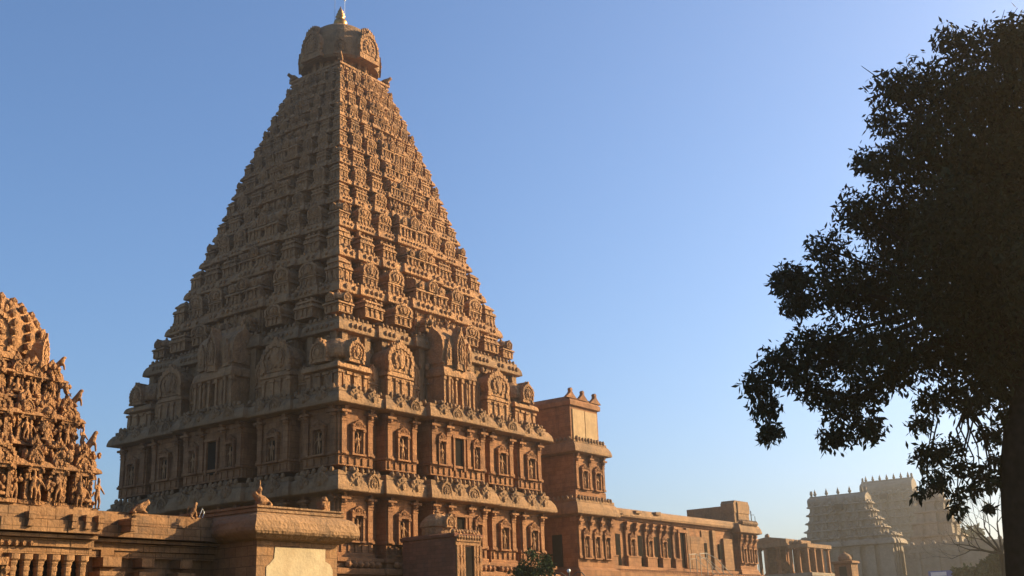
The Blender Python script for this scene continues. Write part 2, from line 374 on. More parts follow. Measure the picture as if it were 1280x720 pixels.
def bull(name, mat):                        # couchant bull, faces +X, length 1
    p = [(-.3, 0, .26), (-.05, 0, .28), (.2, 0, .32), (.36, 0, .5), (.48, 0, .58), (.6, 0, .5), (.12, 0, .5),
         (-.34, .14, .1), (-.15, .2, .05), (-.34, -.14, .1), (-.15, -.2, .05), (.25, .13, .12), (.45, .14, .05), (.25, -.13, .12), (.45, -.14, .05), (.46, .08, .72), (.46, -.08, .72)]
    e = [(0, 1), (1, 2), (2, 3), (3, 4), (4, 5), (2, 6), (0, 7), (7, 8), (0, 9), (9, 10), (2, 11), (11, 12), (2, 13), (13, 14), (4, 15), (4, 16)]
    r = [.2, .21, .2, .12, .11, .07, .08, .1, .06, .1, .06, .08, .05, .08, .05, .025, .025]
    return skin(name, p, e, r, mat)
def lion(name, mat):                        # seated upright beast, faces +X, height 1
    p = [(-.2, 0, .22), (0, 0, .45), (.12, 0, .68), (.18, 0, .86), (.32, 0, .82), (-.2, .14, .1), (.02, .16, .04), (-.2, -.14, .1), (.02, -.16, .04),
         (.2, .1, .35), (.24, .1, .03), (.2, -.1, .35), (.24, -.1, .03), (-.36, 0, .2), (-.42, 0, .5), (-.32, 0, .7)]
    e = [(0, 1), (1, 2), (2, 3), (3, 4), (0, 5), (5, 6), (0, 7), (7, 8), (1, 9), (9, 10), (1, 11), (11, 12), (0, 13), (13, 14), (14, 15)]
    r = [.19, .17, .14, .13, .08, .1, .06, .1, .06, .07, .05, .07, .05, .04, .035, .03]
    return skin(name, p, e, r, mat)
FIGS = [standing('statue', M_CARV), standing('statue', M_CARV, (.2, -.12, .55), (-.2, -.05, .9), -.03), standing('statue', M_CARV, (.12, -.14, .6), (-.1, -.14, .62), .04)]
SFIGS = [standing('statue', M_SHR, (.17, -.05, 1.0), (-.17, -.05, 1.0), .02), standing('statue', M_SHR, (.2, -.12, .5), (-.19, -.05, .95), -.04), standing('statue', M_SHR, (.19, -.03, .98), (-.2, -.1, .5), .04)]
SEAT = seated('seated_statue', M_SHR); SEATC = seated('seated_statue', M_CARV)
BULL = bull('bull_statue', M_SHR); LION = lion('lion_statue', M_SHR)

# ------------------------------------------------------------------ ground
def grid_ground():
    m, t, bs = new_mat('sandy_ground'); g = N(t, 'ShaderNodeNewGeometry')
    n = N(t, 'ShaderNodeTexNoise', Scale=.06, Detail=8.0); t.links.new(g.outputs['Position'], n.inputs['Vector'])
    t.links.new(mixc(t, ramp(t, n.outputs[0], .42, .58), (.085, .065, .038), (.045, .058, .022)), bs.inputs['Base Color']); bs.inputs['Roughness'].default_value = .95
    mb = MB(); n_ = 24; a, b = -700, 900
    for j in range(n_+1):
        for i in range(n_+1): mb.v.append((a+(b-a)*i/n_, a+(b-a)*j/n_, 0))
    mb.f = [(j*(n_+1)+i, j*(n_+1)+i+1, (j+1)*(n_+1)+i+1, (j+1)*(n_+1)+i) for j in range(n_) for i in range(n_)]
    obj('ground', mb.mesh('ground', m), kind='structure')
grid_ground()

# ------------------------------------------------------------------ the great tower
tower = thing('temple_tower', 'huge tiered pyramid tower of carved orange stone with rounded dome and gilded pot on top', 'temple tower', (0, 0, 0))
WB = [(0, .27, .75), (.27, .36, -.75), (.36, .63, .28), (.63, .72, -.75), (.72, 1, 0)]
HW = 13.2
wall_ol = outline(HW, HW, WB)
mb = MB()
mb.sweep(wall_ol, [(2.6, 0), (2.6, .9), (2.2, 1.1), (2.2, 2.6), (2.45, 2.8), (2.45, 3.2), (1.6, 3.5), (1.2, 3.6), (1.2, 4.2), (1.5, 4.6), (1.55, 5.0), (1.2, 5.5), (.7, 5.6), (.7, 6.1), (.95, 6.2), (.95, 6.6), (.5, 6.7), (.5, 7.0), (.75, 7.1), (.75, 7.35), (.12, 7.45), (.12, 7.7), (0, 7.75)], top=False)
for x, y, nx, ny in along(wall_ol, .55): mb.blob((x+nx*.8, y+ny*.8, 6.9), .3)
part('plinth', mb, M_WALL, tower, jit=.03)
def wall_part(z0, z1):
    mb = MB(); mb.sweep(wall_ol, [(0, z0), (0, z1)], top=True, bottom=True)
    h = z1-z0; mb.sweep(wall_ol, [(.0, z0+.16*h), (.13, z0+.17*h), (.13, z0+.21*h), (.0, z0+.22*h)], False, False)
    mb.sweep(wall_ol, [(.0, z1-.3), (.2, z1-.25), (.2, z1-.05), (0, z1)], False, False)
    for x, y, nx, ny in along(wall_ol, .62):       # small square panels in the dado
        a, b = z0+.03*h, z0+.145*h; tx, ty = -ny, nx
        mb.add([(x+tx*s*.1+nx*d, y+ty*s*.1+ny*d, z) for z in (a, b) for d in (-.05, .1) for s in (-1, 1)], [(0, 1, 3, 2), (4, 6, 7, 5), (2, 3, 7, 6), (0, 4, 5, 1), (0, 2, 6, 4), (1, 5, 7, 3)])
    return mb
part('wall', wall_part(7.7, 12.3), M_WALL, tower, jit=.015); part('wall', wall_part(14.1, 18.75), M_WALL, tower, jit=.015)
def cornice_part(ol, o, z, t, frieze=.5, carve=True):
    mb = MB(); mb.sweep(ol, kapota(o, z, t), top=False, bottom=False)
    mb.sweep(ol, [(o*.45, z+t*.9), (o*.45, z+t*1.1), (o*.3, z+t*1.15), (-.4, z+t*1.15)], False, False)
    if frieze:
        for x, y, nx, ny in along(ol, frieze):
            k = o*.38; mb.blob((x+nx*k, y+ny*k, z+t*1.15+.14*frieze), frieze*(.42+.1*random.random()), .8, .8, 1+.35*random.random())
    return mb
c1 = part('cornice', cornice_part(wall_ol, .95, 12.1, 1.35, .55), M_CORN, tower, jit=.02)
c2 = part('cornice', cornice_part(wall_ol, .9, 18.6, 1.1, .5), M_CORN, tower, jit=.02)
# gable ornaments on the two big cornices
gb = MB(); gable(gb, 0, 0, 1.0, 1.0, 0, .6, 2); G_ORN = gb.mesh('gable_ornament', M_CORN, jit=.02)
gb = MB(); gable(gb, 0, 0, 1.0, 1.0, 0, .6, 1); gb.lathe([(.09, .95), (.14, 1.05), (.1, 1.16), (.02, 1.25)], 7, 0, .2); G_ORN2 = gb.mesh('gable_ornament', M_CORN, jit=.03)
for cp, z, o, w_, h_ in ((c1, 12.15, .95, 1.5, 1.45), (c2, 18.65, .9, 1.35, 1.2)):
    for f in 'SW':
        for t, d in [(s*x, e) for s in (-1, 1) for x, e in ((.78, 0), (.92, 0), (.43, .28), (.56, .28), (.07, .75), (.2, .75))]:
            q = random.uniform(.86, 1.1); place(random.choice((G_ORN, G_ORN2, G_ORN2, G_ORN2)), 'gable_ornament', cp, fpt(f, t*HW, HW+d+o*.9, z), FACES[f], (w_*q, w_, h_*random.uniform(.88, 1.08)))
# pilasters, niches and doorways
def pil_mesh(w, h):
    mb = MB(); mb.box(-w/2, w/2, -.16, .1, 0, h*.72); mb.box(-w*.62, w*.62, -.22, .1, 0, h*.06)
    mb.box(-w*.6, w*.6, -.2, .1, h*.66, h*.69); mb.box(-w*.56, w*.56, -.22, .1, h*.72, h*.755)
    mb.lathe([(w*.42, h*.755), (w*.62, h*.79), (w*.56, h*.83)], 8, 0, -.1); mb.box(-w*.98, w*.98, -.42, .1, h*.83, h*.88)
    mb.box(-w*.3, w*.3, -.34, .1, h*.88, h*.93); mb.box(-w*.46, w*.46, -.42, .1, h*.93, h)
    return mb.mesh('pilaster', M_WALL, jit=.012)
def niche_mesh(w, h):                      # frame, slim posts, arch; posts stand off a slab painted dark for the shade inside
    mb = MB()
    for s in (-1, 1):
        mb.box(s*w*.5-.09, s*w*.5+.09, -.3, .05, 0, h*.62); mb.box(s*w*.5-.16, s*w*.5+.16, -.38, .05, h*.62, h*.68)
        mb.box(s*w*.36-.05, s*w*.36+.05, -.2, .05, 0, h*.6)
    mb.box(-w*.64, w*.64, -.36, .05, -.12, 0); mb.box(-w*.62, w*.62, -.34, .05, h*.68, h*.73)
    gable(mb, 0, h*.72, w*.78, h*.21, -.26, .3, 2); mb.box(-w*.52, w*.52, -.3, .05, h*.73, h*.77)
    for s in (-1, 1): mb.blob((s*w*.52, -.2, h*.78), .2); mb.blob((s*w*.3, -.24, h*.74), .14)
    return mb.mesh('niche', M_WALL, jit=.012)
def slab_mesh(w, h, name='niche_shade'):
    mb = MB(); mb.box(-w/2, w/2, -.03, .04, 0, h); return mb.mesh(name, M_DARK)  # flat slab on the solid wall, shade of the hollow put into its colour
P_PIL = pil_mesh(.5, 4.1); P_PIL2 = pil_mesh(.42, 4.1)
P_NI = niche_mesh(1.15, 2.9); P_SHADE = slab_mesh(.62, 1.72); P_DOOR = slab_mesh(1.15, 3.0, 'door_opening')
nfig = 0
for zb in (8.55, 14.95):
    hgt = 12.2-zb if zb < 10 else 18.65-zb; ks = hgt/4.1
    for f in 'SW':
        for s in (-1, 1):
            for x, d in ((.965, 0), (.75, 0), (.605, .28), (.385, .28), (.245, .75), (.1, .75)):
                place(P_PIL, 'pilaster', tower, fpt(f, s*x*HW, HW+d, zb), FACES[f], (1, 1, ks))
            for x in (.675, .315): place(P_PIL2, 'pilaster', tower, fpt(f, s*x*HW, HW-.75, zb), FACES[f], (1, 1, ks))
            for x, d in ((.857, 0), (.495, .28), (.172, .75)):
                k = 1.0 if x > .2 else .78
                nb = place(P_NI, 'niche', tower, fpt(f, s*x*HW, HW+d, zb+.05), FACES[f], (k, 1, ks*1.05)); nb.location.z += 0
                place(P_SHADE, 'shade_slab', nb, fpt(f, s*x*HW, HW+d, zb+.05), 0, (1, 1, 1)).location = (0, -.01, .02)
                fg = place(FIGS[nfig % 3], 'statue', nb, (0, 0, 0)); nfig += 1
                fg.location = (0, -.14, .03); fg.scale = (1.55, 1.3, 1.6)
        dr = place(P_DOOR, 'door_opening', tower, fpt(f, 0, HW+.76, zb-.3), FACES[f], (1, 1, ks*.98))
        df = MB()
        for s in (-1, 1): df.box(s*.68-.1, s*.68+.1, -.2, .05, 0, 3.05)
        df.box(-.9, .9, -.24, .05, 3.05, 3.3)
        place(df.mesh('door_frame', M_WALL, jit=.01), 'door_frame', tower, fpt(f, 0, HW+.76, zb-.3), FACES[f], (1, 1, ks*.98))
# diminishing tiers
ZS = [18.6, 24.86, 28.56, 32.04, 35.08, 37.74, 39.84, 41.98, 43.92, 45.88, 47.7, 49.34, 51.04, 52.44]
def wz(z): return float(np.interp(z, [18.5, 22.7, 27.2, 32.5, 37.8, 43.5, 48.8, 54.1, 58], [13.95, 12.95, 11.4, 9.8, 8.25, 6.75, 5.1, 3.4, 2.2]))
TB0 = [(0, .27, .05), (.27, .36, -.06), (.36, .63, .02), (.63, .72, -.06), (.72, 1, 0)]
TB = [(0, .23, .075), (.23, .3, -.11), (.3, .49, .045), (.49, .57, -.12), (.57, .78, .02), (.78, .855, -.12), (.855, 1, 0)]
nsm = 0
for i in range(len(ZS)):
    za = ZS[i]; zb = ZS[i+1] if i+1 < len(ZS) else 54.0
    hs = zb-za; wa, wb = wz(za), wz(zb)
    tc_a = 1.1 if i == 0 else .3*(ZS[i]-ZS[i-1])*.8
    tc = .24*hs if i else 1.0; ov = .12*hs+.1 if i else .6
    bays = [(a, b, d*wb) for a, b, d in (TB0 if i == 0 else TB)]
    hwall = wb-ov; ol = outline(hwall, hwall, bays)
    T = MB(); T.sweep(ol, [(0, za+.2), (0, zb+.02)])
    T.sweep(ol, kapota(ov, zb, tc), top=False, bottom=False)
    T.sweep(ol, [(ov*.4, zb+tc*.9), (ov*.4, zb+tc*1.12), (-.3, zb+tc*1.12)], top=True, bottom=False)
    st = .5 if i < 3 else .34
    for x, y, nx, ny in along(ol, st):
        T.blob((x+nx*ov*.3, y+ny*ov*.3, zb+tc*1.2), st*(.36+.14*random.random()), .8, .8, 1.1)
        if random.random() < .85: T.blob((x+nx*ov*.93, y+ny*ov*.93, zb+tc*.5), st*.5, .8, .8, 1)
    tz = za+tc_a*1.1; th = (zb-tz)*(.93 if i else .95)
    # slim wall pilasters of the storey, seen above the shrines
    for f in 'SWNE':
        for a, b, d in bays:
            for t in (a+.03, b-.03):
                for s in (-1, 1):
                    p = fpt(f, s*t*hwall, hwall+d, 0); q = .05*hs
                    T.box(p.x-q, p.x+q, p.y-q, p.y+q, tz, zb-.02)
    for f in 'SW':
        for _ in range(110):
            t = random.uniform(-1, 1)*hwall; d = next(dd for a, b, dd in bays if a <= min(abs(t)/hwall, .999) < b)
            p = fpt(f, t, hwall+d+random.uniform(.02, .3)*hs*.3, tz+random.uniform(.05, .95)*(zb-tz)); q = random.uniform(.05, .11)*min(hs, 2.6)
            T.blob(p, q, 1, 1, random.uniform(.8, 1.9))
    tier = part('tier', T, M_CARV if i else M_CORN, tower, jit=.02)
    front = wa-(.13*hs if i else .75)            # line of the shrine fronts
    dep = max(.5, front-hwall+.15)
    def put(me, name, f, t, w_, dd=0.0, hh=1.0, dsc=None):
        p = fpt(f, t, front+dd, tz); k = dsc or max(dep+dd, .4)
        q = random.uniform(.93, 1.06); return place(me, name, tier, p, FACES[f], (w_*q, k, th*hh*random.uniform(.94, 1.05)))
    cw = (.27 if i == 0 else .145)*front
    for f, s in (('S', -1), ('S', 1), ('W', -1)):
        pt = fpt(f, s*(front-cw/2*1.0), front, tz); place(P_CORNER if i == 0 or i % 3 == 1 else P_SQ, 'corner_shrine', tier, pt, FACES[f], (cw*1.08, cw*1.08, th*.95))
    for f in 'SW':
        for s in (-1, 1):
            if i == 0:
                put(P_GABLE, 'barrel_shrine', f, s*.495*front, 3.2, .25, .98); put(P_GABLE, 'barrel_shrine', f, s*.31*front, 1.7, -.6, .8)
                put(P_SMALL, 'gable_shrine', f, s*.675*front, 1.25, -.5, .55)
            else:
                ga, gb_ = (P_GABLE if i % 2 == 0 else P_CELL), (P_GABLE if (i % 3 != 0) else P_CELL)
                put(ga, 'barrel_shrine', f, s*.672*front, .175*front+.08, .015*front, .97 if ga is P_GABLE else .9); put(gb_, 'barrel_shrine', f, s*.395*front, .17*front+.08, .035*front, .97 if gb_ is P_GABLE else .88)
                if i < 10:
                    put(P_SMALL, 'gable_shrine', f, s*.817*front, .075*front, -.085*front, .7); put(P_SMALL, 'gable_shrine', f, s*.53*front, .07*front, -.08*front, .7)
        if i not in (1, 5, 9): put(P_LONG, 'long_shrine', f, 0, (.2*front if i else 2.1), .085*front, 1.4 if i in (0, 4, 8) else 1.0)
        else:
            for s in (-1, 1): put(P_SMALL, 'gable_shrine', f, s*.12*front, .13*front, .05*front, .7)
# neck, dome, gables, corner bulls, pot finial
mb = MB(); n_ol = outline(2.75, 2.75, [(0, .36, .35), (.36, .6, 0), (.6, 1, -.25)])
mb.sweep(outline(3.3, 3.3, [(0, 1, 0)]), [(0, 53.6), (0, 54.3), (.2, 54.4), (.2, 54.6), (-.1, 54.7)])
mb.lathe([(3.0, 54.6), (3.0, 55.2), (2.95, 55.3), (2.95, 55.5), (3.1, 55.65), (3.1, 56)], 8, rot=0)
for k in range(8):
    a = k*math.pi/4+math.pi/8
    for da in (-.25, .25): mb.lathe([(.16, 54.7), (.16, 55.5), (.25, 55.65)], 6, 3.0*math.cos(a+da), 3.0*math.sin(a+da))
part('neck', mb, M_CARV, tower, jit=.02)
mb = MB(); mb.lathe([(3.0, 55.6), (3.7, 55.65), (3.85, 55.9), (3.85, 56.8), (3.75, 57.8), (3.5, 58.7), (3.05, 59.5), (2.4, 60.0), (1.5, 60.35), (.8, 60.6), (.5, 60.9)], 32, sq=.12)
dome = part('dome', mb, M_CORN, tower, jit=.03)
gb = MB(); gable(gb, 0, 0, 1.0, 1.0, 0, .55, 2); gb.ext(hs_outline(.86, .86, 0, .03), .1, .9); gb.box(-.5, .5, -.06, .5, -.08, .04); 
for k in range(7): gb.blob(((k-3)*.1, .1, 1.05-.02*abs(k-3)**1.6), .09, .7, .7, 1.5)
DG = gb.mesh('dome_gable', M_CARV, jit=.01)
for k in range(8):
    a = k*math.pi/4; big = k % 2 == 0
    place(DG, 'gable', dome, (3.95*math.sin(a), -3.95*math.cos(a), 55.95), a, (2.7 if big else 1.3, 1.7, 3.0 if big else 1.7))
for f, s in (('S', -1), ('S', 1), ('W', -1), ('N', -1)):
    p = fpt(f, s*3.1, 3.1, 54.65); b_ = place(BULL, 'bull_statue', tower, p, math.atan2(p.y, p.x), (1.3, 1.3, 1.3))
mb = MB(); mb.lathe([(.45, 60.6), (.62, 60.75), (.5, 60.85), (.62, 61.05), (.7, 61.35), (.62, 61.65), (.4, 61.85), (.32, 61.95), (.52, 62.1), (.32, 62.25), (.42, 62.4), (.26, 62.6), (.3, 62.7), (.1, 63.1), (.02, 63.35)], 18)
part('pot_finial', mb, M_GOLD, tower, smooth=True)
mb = MB(); mb.tube([(-.45, .35, 60.9), (-.45, .35, 65.2)], .016, 5); part('lightning_rod', mb, M_IRON, tower)
mb = MB(); mb.tube([(.3, -.3, 61), (.3, -.3, 66)], .012, 5); mb.blob((.3, -.3, 64.1), .13); part('lamp_rod', mb, M_WHITE, tower)

# ------------------------------------------------------------------ two-storeyed cross block
blk = thing('temple_block', 'square two storeyed stone block with blind top box joining tower to long low hall', 'temple building', (22, -13, 0))
def rect(x0, x1, y0, y1): return [(x0, y0), (x1, y0), (x1, y1), (x0, y1)]
mb = MB(); r0 = rect(19.0, 25.3, -13, 13)
mb.sweep(r0, [(1.2, 0), (1.2, 3.0), (.8, 3.4), (.9, 5), (.4, 5.5), (.55, 6.6), (.55, 7.2), (0, 7.5)]); part('plinth', mb, M_WALL, blk, .02)
mb = MB(); mb.sweep(r0, [(0, 7.5), (0, 12.9)]); part('wall', mb, M_WALL, blk, .015)
part('cornice', cornice_part(r0, .75, 12.4, 1.3, .5), M_CORN, blk, .03)
r1 = rect(19.6, 25.0, -12.7, 12.7)
mb = MB(); mb.sweep(r1, [(0, 13.4), (.08, 14.2), (.08, 14.8), (0, 14.85), (0, 18.7)]); part('wall', mb, M_WALL, blk, .015)
part('cornice', cornice_part(r1, .7, 18.4, 1.1, .5), M_CORN, blk, .03)
r2 = rect(19.5, 24.6, -12.6, 12.6)
mb = MB(); mb.sweep(r2, [(0, 19.4), (0, 23.0), (.22, 23.1), (.25, 23.5), (-.1, 23.9), (-.25, 24.05)])
for x in (19.75, 21.9, 24.2):
    mb.ext([(x-1.0, 23.8), (x+1.0, 23.8), (x+.6, 24.05), (x+.22, 24.35), (x+.14, 24.5), (x+.2, 24.72), (x, 24.85), (x-.2, 24.72), (x-.14, 24.5), (x-.22, 24.35), (x-.6, 24.05)], -12.75, -12.4)
part('wall', mb, M_WALL, blk, .03)
mb = MB()
mb.box(19.85, 22.0, -12.68, -12.55, 19.75, 22.75); mb.box(22.12, 24.3, -12.68, -12.55, 19.75, 22.75); part('plaster_panel', mb, M_TAN, blk, .01, label='plain tan plaster panel')
def dress(parent, y, zb, hgt, xs_p, xs_n, kn=.8):
    for x in xs_p: place(P_PIL2, 'pilaster', parent, (x, y, zb), 0, (.9, 1, hgt/4.1))
    for x in xs_n:
        nb = place(P_NI, 'niche', parent, (x, y, zb+.05), 0, (kn, 1, hgt/4.1*1.02))
        place(P_SHADE, 'shade_slab', nb, (0, 0, 0)).location = (0, -.01, .02)
        fg = place(FIGS[int(x) % 3], 'statue', nb, (0, 0, 0)); fg.location = (0, -.14, .03); fg.scale = (1.5, 1.2, 1.55)
dress(blk, -13, 8.3, 4.1, (19.3, 21.3, 23.2, 25.0), (20.3, 22.2, 24.1))
dress(blk, -12.7, 14.9, 3.5, (19.9, 22.3, 24.75), (21.1, 23.5), .85)
mb = MB(); mb.box(18.9, 19.02, -11.3, -10.2, 7.6, 10.6); part('door_opening', mb, M_DARK, blk)

# ------------------------------------------------------------------ long hall
hall = thing('temple_hall', 'long low stone hall with paired pilasters and slit windows running east from the tower', 'temple building', (45, -11, 0))
rh = rect(25.3, 57.6, -11, 11)
mb = MB(); mb.sweep(rh, [(1.6, 0), (1.6, 6.6), (1.9, 6.8), (1.9, 7.2), (.7, 7.45), (.5, 7.5), (.5, 7.9), (0, 8.0)])
x = 25.6
while x < 61: mb.blob((x, -12.6, 7.25), .3); x += .5
part('plinth', mb, M_WALL, hall, .02)
mb = MB(); mb.sweep(rh, [(0, 7.9), (0, 12.6), (.12, 12.65), (.12, 12.85), (.3, 12.9)], top=False); part('wall', mb, M_WALL, hall, .015)
mb = MB(); mb.sweep(rh, [(.25, 12.85), (.55, 12.95), (.6, 13.15), (.5, 13.5), (.15, 13.85), (-.6, 13.98), (-3, 14.05)]); part('roof', mb, M_CORN, hall, .04)
for x, z in ((29.6, 13.3), (33.2, 13.5), (37.5, 13.6)):
    mb = MB(); mb.box(x-.5, x+.6, -11.75, -10.6, z-.1, z+.2); part('spout', mb, M_CORN, hall, .05)
for x0, x1 in ((26.2, 28.9), (31.0, 33.6), (35.0, 37.1), (38.3, 40.0), (41.2, 42.6)):
    mb = MB(); mb.box(x0, x1, -11.45, -10.9, 7.9, 8.85); mb.box(x0-.06, x1+.06, -11.5, -10.9, 8.85, 8.98); part('pedestal', mb, M_WALL, hall, .02)
dress(hall, -11.05, 8.9, 3.6, (25.8, 26.6, 28.5, 31.3, 33.3, 35.3, 36.8, 38.5, 39.8, 41.5), (27.5, 32.3, 36.05, 39.2), .75)
for x in (29.8, 34.3, 37.7, 40.6): 
    mb = MB(); mb.box(x-.45, x+.45, -11.03, -10.95, 8.0, 11.2); part('shade_slab', mb, M_DARK, hall)  # dark slabs paint the shade between the pedestals, wall is not cut
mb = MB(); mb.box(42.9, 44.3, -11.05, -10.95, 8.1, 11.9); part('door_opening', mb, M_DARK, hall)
mb = MB()
for x in (42.75, 44.4): mb.box(x-.16, x+.16, -11.3, -10.9, 8.0, 12.0)
mb.box(42.5, 44.7, -11.38, -10.9, 11.9, 12.25); part('door_frame', mb, M_WALL, hall, .02)
mb = MB()
for x0, x1, z1, d in ((44.5, 45.2, 12.5, .35), (45.4, 48.2, 11.6, .3), (48.6, 50.6, 12.4, .12), (50.9, 51.6, 12.5, .4), (53.9, 56.3, 11.7, .3), (52.0, 52.3, 12.4, .12)): mb.box(x0, x1, -11-d, -10.9, 8.0, z1)
part('wall_slab', mb, M_SHRW, hall, .03)
for x in (49.4, 53.2):
    mb = MB(); mb.box(x-.33, x+.33, -11.16, -11.0, 9.3, 11.0); part('window', mb, M_DARK, hall)  # window is not cut in, dark colour stands for its inner shade
mb = MB(); re_ = rect(57.4, 62.2, -11.6, 11.6); re2 = rect(57.4, 62.0, -11.1, -4.6)
mb.sweep(re_, [(1.2, 0), (1.2, 7.2), (.3, 7.6), (.1, 8.1), (0, 8.2), (0, 12.6)], top=True); part('end_block_wall', mb, M_WALL, hall, .02)
mb = MB(); mb.sweep(re_, kapota(.75, 12.5, 1.2)); mb.sweep(rect(57.6, 61.8, -11.3, -4.8), [(0, 13.5), (0, 15.9)], True, False)
for k in range(10): mb.blob((57.8+k*.45, -12.0, 13.75), .4)
part('end_block_roof', mb, M_CORN, hall, .03)
mb = MB(); mb.ext([(57.5, 15.0), (61.9, 15.0), (61.95, 15.9), (61.6, 16.5), (57.8, 16.5), (57.45, 16.1)], -11.4, -9.6); mb.box(58.3, 58.4, -11.5, -11.3, 14, 16.3)
part('end_block_cap', mb, M_CORN, hall, .05)
dress(hall, -11.6, 8.9, 3.4, (57.7, 59.2, 60.7, 62.0), (58.4, 60.0, 61.4), .62)
# stair rails up to the platform door
sr = thing('stair_handrail', 'bent metal pipe handrail beside the steps to the hall door', 'handrail', (44, -13.5, 7))
for dy in (0, 1.3):
    mb = MB(); y = -12.4-.0; mb.tube([(42.6, y-dy, 9.4), (44.3, y-dy, 9.5), (45.5, y-dy-.6, 8.9), (47.2, y-dy-1.4, 7.2), (49, y-dy-2.2, 5)], .045, 6)
    mb.tube([(42.9, y-dy, 8.9), (44.2, y-dy, 9.0), (46.8, y-dy-1.3, 6.9), (48.6, y-dy-2.1, 4.5)], .035, 6)
    for p in ((42.7, y-dy, 9.4), (44.3, y-dy, 9.5), (46.2, y-dy-.95, 8.2)): mb.tube([p, (p[0], p[1], p[2]-2.5)], .05, 6)
    part('rail', mb, M_IRON2, sr)
mb = MB()
for k in range(14): mb.box(42.5+k*.45, 43+k*.45+4, -15.2, -12.4, 0, 7.0-k*.5)
part('stair', mb, M_WALL, sr, .02)

# ------------------------------------------------------------------ small red shrine in front of the tower
rs = thing('small_shrine', 'small red stone shrine with domed roof and dark doorway against the foot of the tower', 'shrine', (-6, -17, 0))
rr = rect(-7.6, -4.5, -19.5, -14.5)
mb = MB(); mb.sweep(rr, [(.3, 0), (.3, 5.6), (0, 5.8), (0, 8.6), (.14, 8.65), (.16, 8.85), (-.1, 8.95)]); part('wall', mb, M_RED, rs, .02)
mb = MB(); mb.lathe([(1.1, 8.6), (1.1, 8.95), (1.25, 9.0), (1.25, 9.1), (1.15, 9.4), (.9, 9.7), (.5, 9.95), (.12, 10.05), (.2, 10.15), (.06, 10.3), (.02, 10.5)], 16, -6.05, -16.6, .3)
q = MB(); gable(q, 0, 8.9, 1.1, .95, -1.35, .5, 2); mb.add(q.v, q.f, Matrix.Translation((-6.05, -16.6, 0)))
mb.v = [(a, b, c+.6 if c > 8.62 else c) for a, b, c in mb.v]; part('domed_roof', mb, M_CARV, rs, .02)
mb = MB(); mb.box(-7.6, -4.5, -19.45, -19.2, 8.8, 8.98)
for k in range(10): mb.blob((-7.5+.31*k, -19.35, 9.05), .2)
part('parapet', mb, M_CARV, rs, .02)
mb = MB(); mb.box(-6.45, -5.55, -19.56, -19.48, 5.8, 7.95); part('doorway', mb, M_DARK, rs)
mb = MB(); mb.box(-7.55, -4.55, -19.6, -19.4, 8.05, 8.35); mb.box(-7.5, -4.6, -19.68, -19.4, 8.3, 8.5)
for s in (-1, 1):
    for dx, ww in ((.62, .1), (.95, .12), (1.35, .13)): mb.box(-6+s*dx-ww, -6+s*dx+ww, -19.66, -19.4, 5.7, 8.05)
    for dx in (.78, 1.15):
        mb.blob((-6+s*dx, -19.55, 6.5), .22, .6, .6, 2); mb.blob((-6+s*dx, -19.6, 7.25), .14)
for k in range(9): mb.blob((-7.3+k*.32, -19.6, 8.62), .22)
for k in range(6): mb.blob((-7.0+k*.4, -19.5, 8.8+.08*(3-abs(k-2.5))), .2)
part('door_frame', mb, M_SHR, rs, .015)
# ------------------------------------------------------------------ ornate shrine at the left (front faces -Y)
og = thing('ornate_shrine', 'richly sculpted small orange stone shrine with pilastered wall and tapering figure covered tower', 'shrine', (-56.5, -35, 0))
WY = -39.2
mb = MB(); mb.sweep(rect(-62, -51.1, WY, -31.5), [(.9, 0), (.9, .6), (.5, .8), (.5, 1.3), (0, 1.5), (0, 5.3)])
mb.sweep(rect(-51.1, -41.2, WY+.55, -30.5), [(.7, 0), (.7, .6), (.4, .8), (.4, 1.3), (0, 1.5), (0, 5.2)])
mb.box(-50.4, -49.9, WY+.25, WY+1, 0, 5.2); part('wall', mb, M_SHRW, og, .012)
def brk(x0, x1, y, z0, z1, d, w=.75):       # a course of separate stone blocks
    m = MB(); x = x0
    while x < x1-.05:
        ww = min(w*(.75+.5*random.random()), x1-x); m.box(x+.006, x+ww-.006, y-d*(.94+.1*random.random()), y+.5, z0+.012*random.random(), z1-.012*random.random()); x += ww
    return m
mb = MB()
for a, b, y in ((-62, -51.0, WY), (-51.0, -45.4, WY+.45)):
    for m in (brk(a, b, y, 5.26, 5.66, .62), brk(a, b, y, 5.67, 6.02, .5)): mb.add(m.v, m.f)
    mb.box(a, b, y-.32, y+8.5, 6.03, 6.12); mb.box(a, b, y-.4, y+.3, 5.12, 5.22)
    for m in (brk(a, b, y, 4.85, 5.1, .2, 1.1), brk(a, b, y, 4.62, 4.84, .12, .6)): mb.add(m.v, m.f)
for x in (-53.6, -52.1, -51.6, -51.15, -49.9): mb.box(x-.1, x+.1, WY-.75, WY, 5.62, 5.84); mb.ext([(x-.1, 5.4), (x+.1, 5.4), (x+.06, 5.64), (x-.06, 5.64)], WY-.72, WY)
part('cornice', mb, M_SHRW, og, .014)
def small_pil(h):
    m = MB(); m.lathe([(.15, 0), (.15, .12), (.115, .14), (.115, h*.83), (.13, h*.84), (.13, h*.87), (.11, h*.88), (.14, h*.91), (.14, h*.93), (.19, h*.95), (.19, h)], 16, sq=.7); return m.mesh('pilaster', M_SHRW, jit=.01, smooth=False)
SP = small_pil(3.1)
for x in (-53.75, -53.32, -52.85, -52.37, -51.87, -51.35): place(SP, 'pilaster', og, (x, WY-.1, 1.5), 0)
mb = MB()
for x in (-53.55, -53.05, -52.6, -52.1, -51.6): mb.box(x-.2, x+.2, WY-.02, WY+.02, 1.5, 4.5)
part('shade_slab', mb, M_DARK, og)  # dark strips paint in the shade between the pilasters
mb = MB(); mb.box(-56.5, -54.15, WY-.04, WY+.02, 0, 4.25); part('doorway', mb, M_DARK, og)
